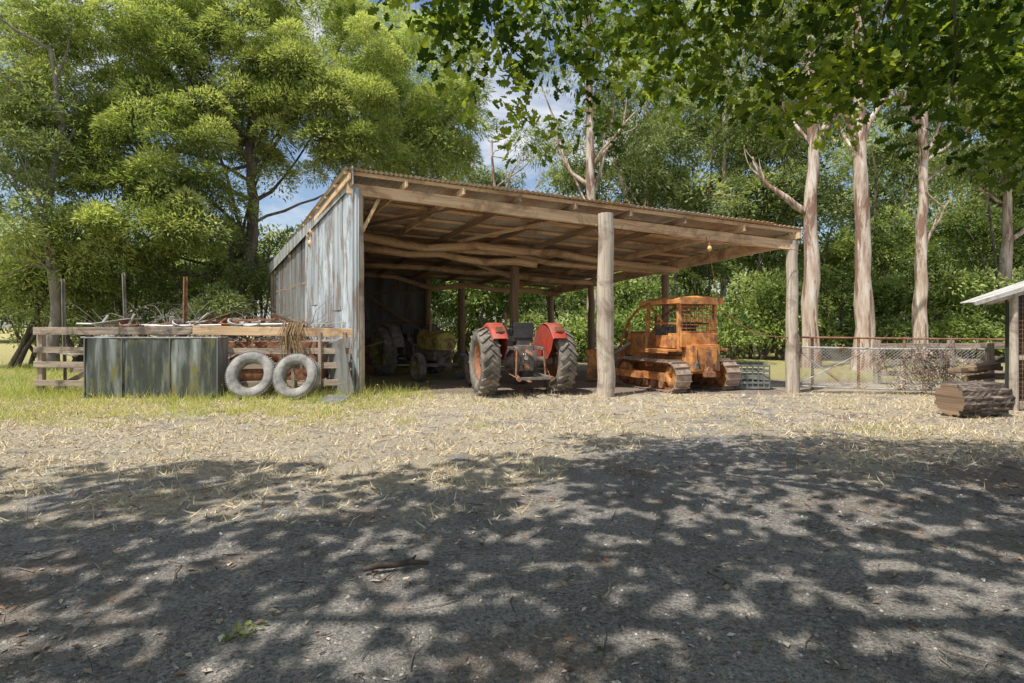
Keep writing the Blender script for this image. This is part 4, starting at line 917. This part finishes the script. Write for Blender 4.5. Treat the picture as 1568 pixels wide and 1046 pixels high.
for hb in hubs: mb.tube([p - off for p in curve_pts(V3((6.2, 0, 5.8)), hb, 8, .06)], [.11, .10, .09, .08, .07, .06, .05, .04, .03], 0, 8)
for j in range(len(Cf)):
    if j % 2 == 0:
        hb = hubs[int(np.argmin([np.linalg.norm(h - Cf[j]) for h in hubs]))]
        mb.tube([p - off for p in curve_pts(hb, Cf[j], 7, .15)], [.022, .018, .015, .012, .009, .006, .004, .003], 0, 6)
for j in range(0, len(Cb), 8):
    hb = hubs[int(np.argmin([np.linalg.norm(h - Cb[j]) for h in hubs]))]
    mb.tube([p - off for p in curve_pts(hb, Cb[j], 5, .15)], [.03, .025, .02, .015, .01, .006], 0, 6)
mb.obj("trunk_and_limbs", [M['bark_dk']], e)
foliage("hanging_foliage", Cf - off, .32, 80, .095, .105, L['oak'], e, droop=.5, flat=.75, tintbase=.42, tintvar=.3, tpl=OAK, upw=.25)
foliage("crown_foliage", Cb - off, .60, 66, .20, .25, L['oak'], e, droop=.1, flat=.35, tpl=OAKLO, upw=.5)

# ------------------------------------------------------------------ light, sky, camera
el = rad(61); hx, hy = .76, .65
sd = V3((-hx * math.cos(el), -hy * math.cos(el), math.sin(el)))
sun = bpy.data.lights.new("sun", 'SUN'); sun.energy = 5.0; sun.angle = rad(.55); sun.color = (1, .95, .86)
so = bpy.data.objects.new("sun", sun); scene.collection.objects.link(so)
so.rotation_euler = Vector(sd).to_track_quat('Z', 'Y').to_euler(); so.location = (-10, -10, 30)
w = bpy.data.worlds.new("World"); scene.world = w; w.use_nodes = True
nt = w.node_tree; bg = nt.nodes["Background"]; sky = nt.nodes.new("ShaderNodeTexSky"); sky.sky_type = 'NISHITA'
sky.sun_disc = False; sky.sun_elevation = el; sky.sun_rotation = math.atan2(-hx, -hy) % (2 * math.pi); sky.dust_density = 1.2
tc = nt.nodes.new("ShaderNodeTexCoord"); mp = nt.nodes.new("ShaderNodeMapping"); mp.inputs["Scale"].default_value = (1, 1, 2.2)
nt.links.new(tc.outputs["Generated"], mp.inputs[0])
cf = ramp(nt, noise(nt, mp.outputs[0], 2.6, 6, .6, .4), [(0, 0, 0), (.9, .9, .9)], .48, .66)
cc = mixc(nt, cf, sky.outputs[0], (6.8, 6.8, 6.9))
nt.links.new(cc, bg.inputs[0]); bg.inputs[1].default_value = .15
cam = bpy.data.cameras.new("camera"); cam.sensor_width = 36; cam.lens = 850 / 1568 * 36; cam.shift_y = -23 / 1568; cam.clip_end = 2000; cam.clip_start = .05
co = bpy.data.objects.new("camera", cam); scene.collection.objects.link(co); co.location = (0, 0, 1.5); co.rotation_euler = (rad(90), 0, 0)
scene.camera = co
scene.view_settings.view_transform = 'Standard'; scene.view_settings.look = 'None'; scene.view_settings.exposure = 0
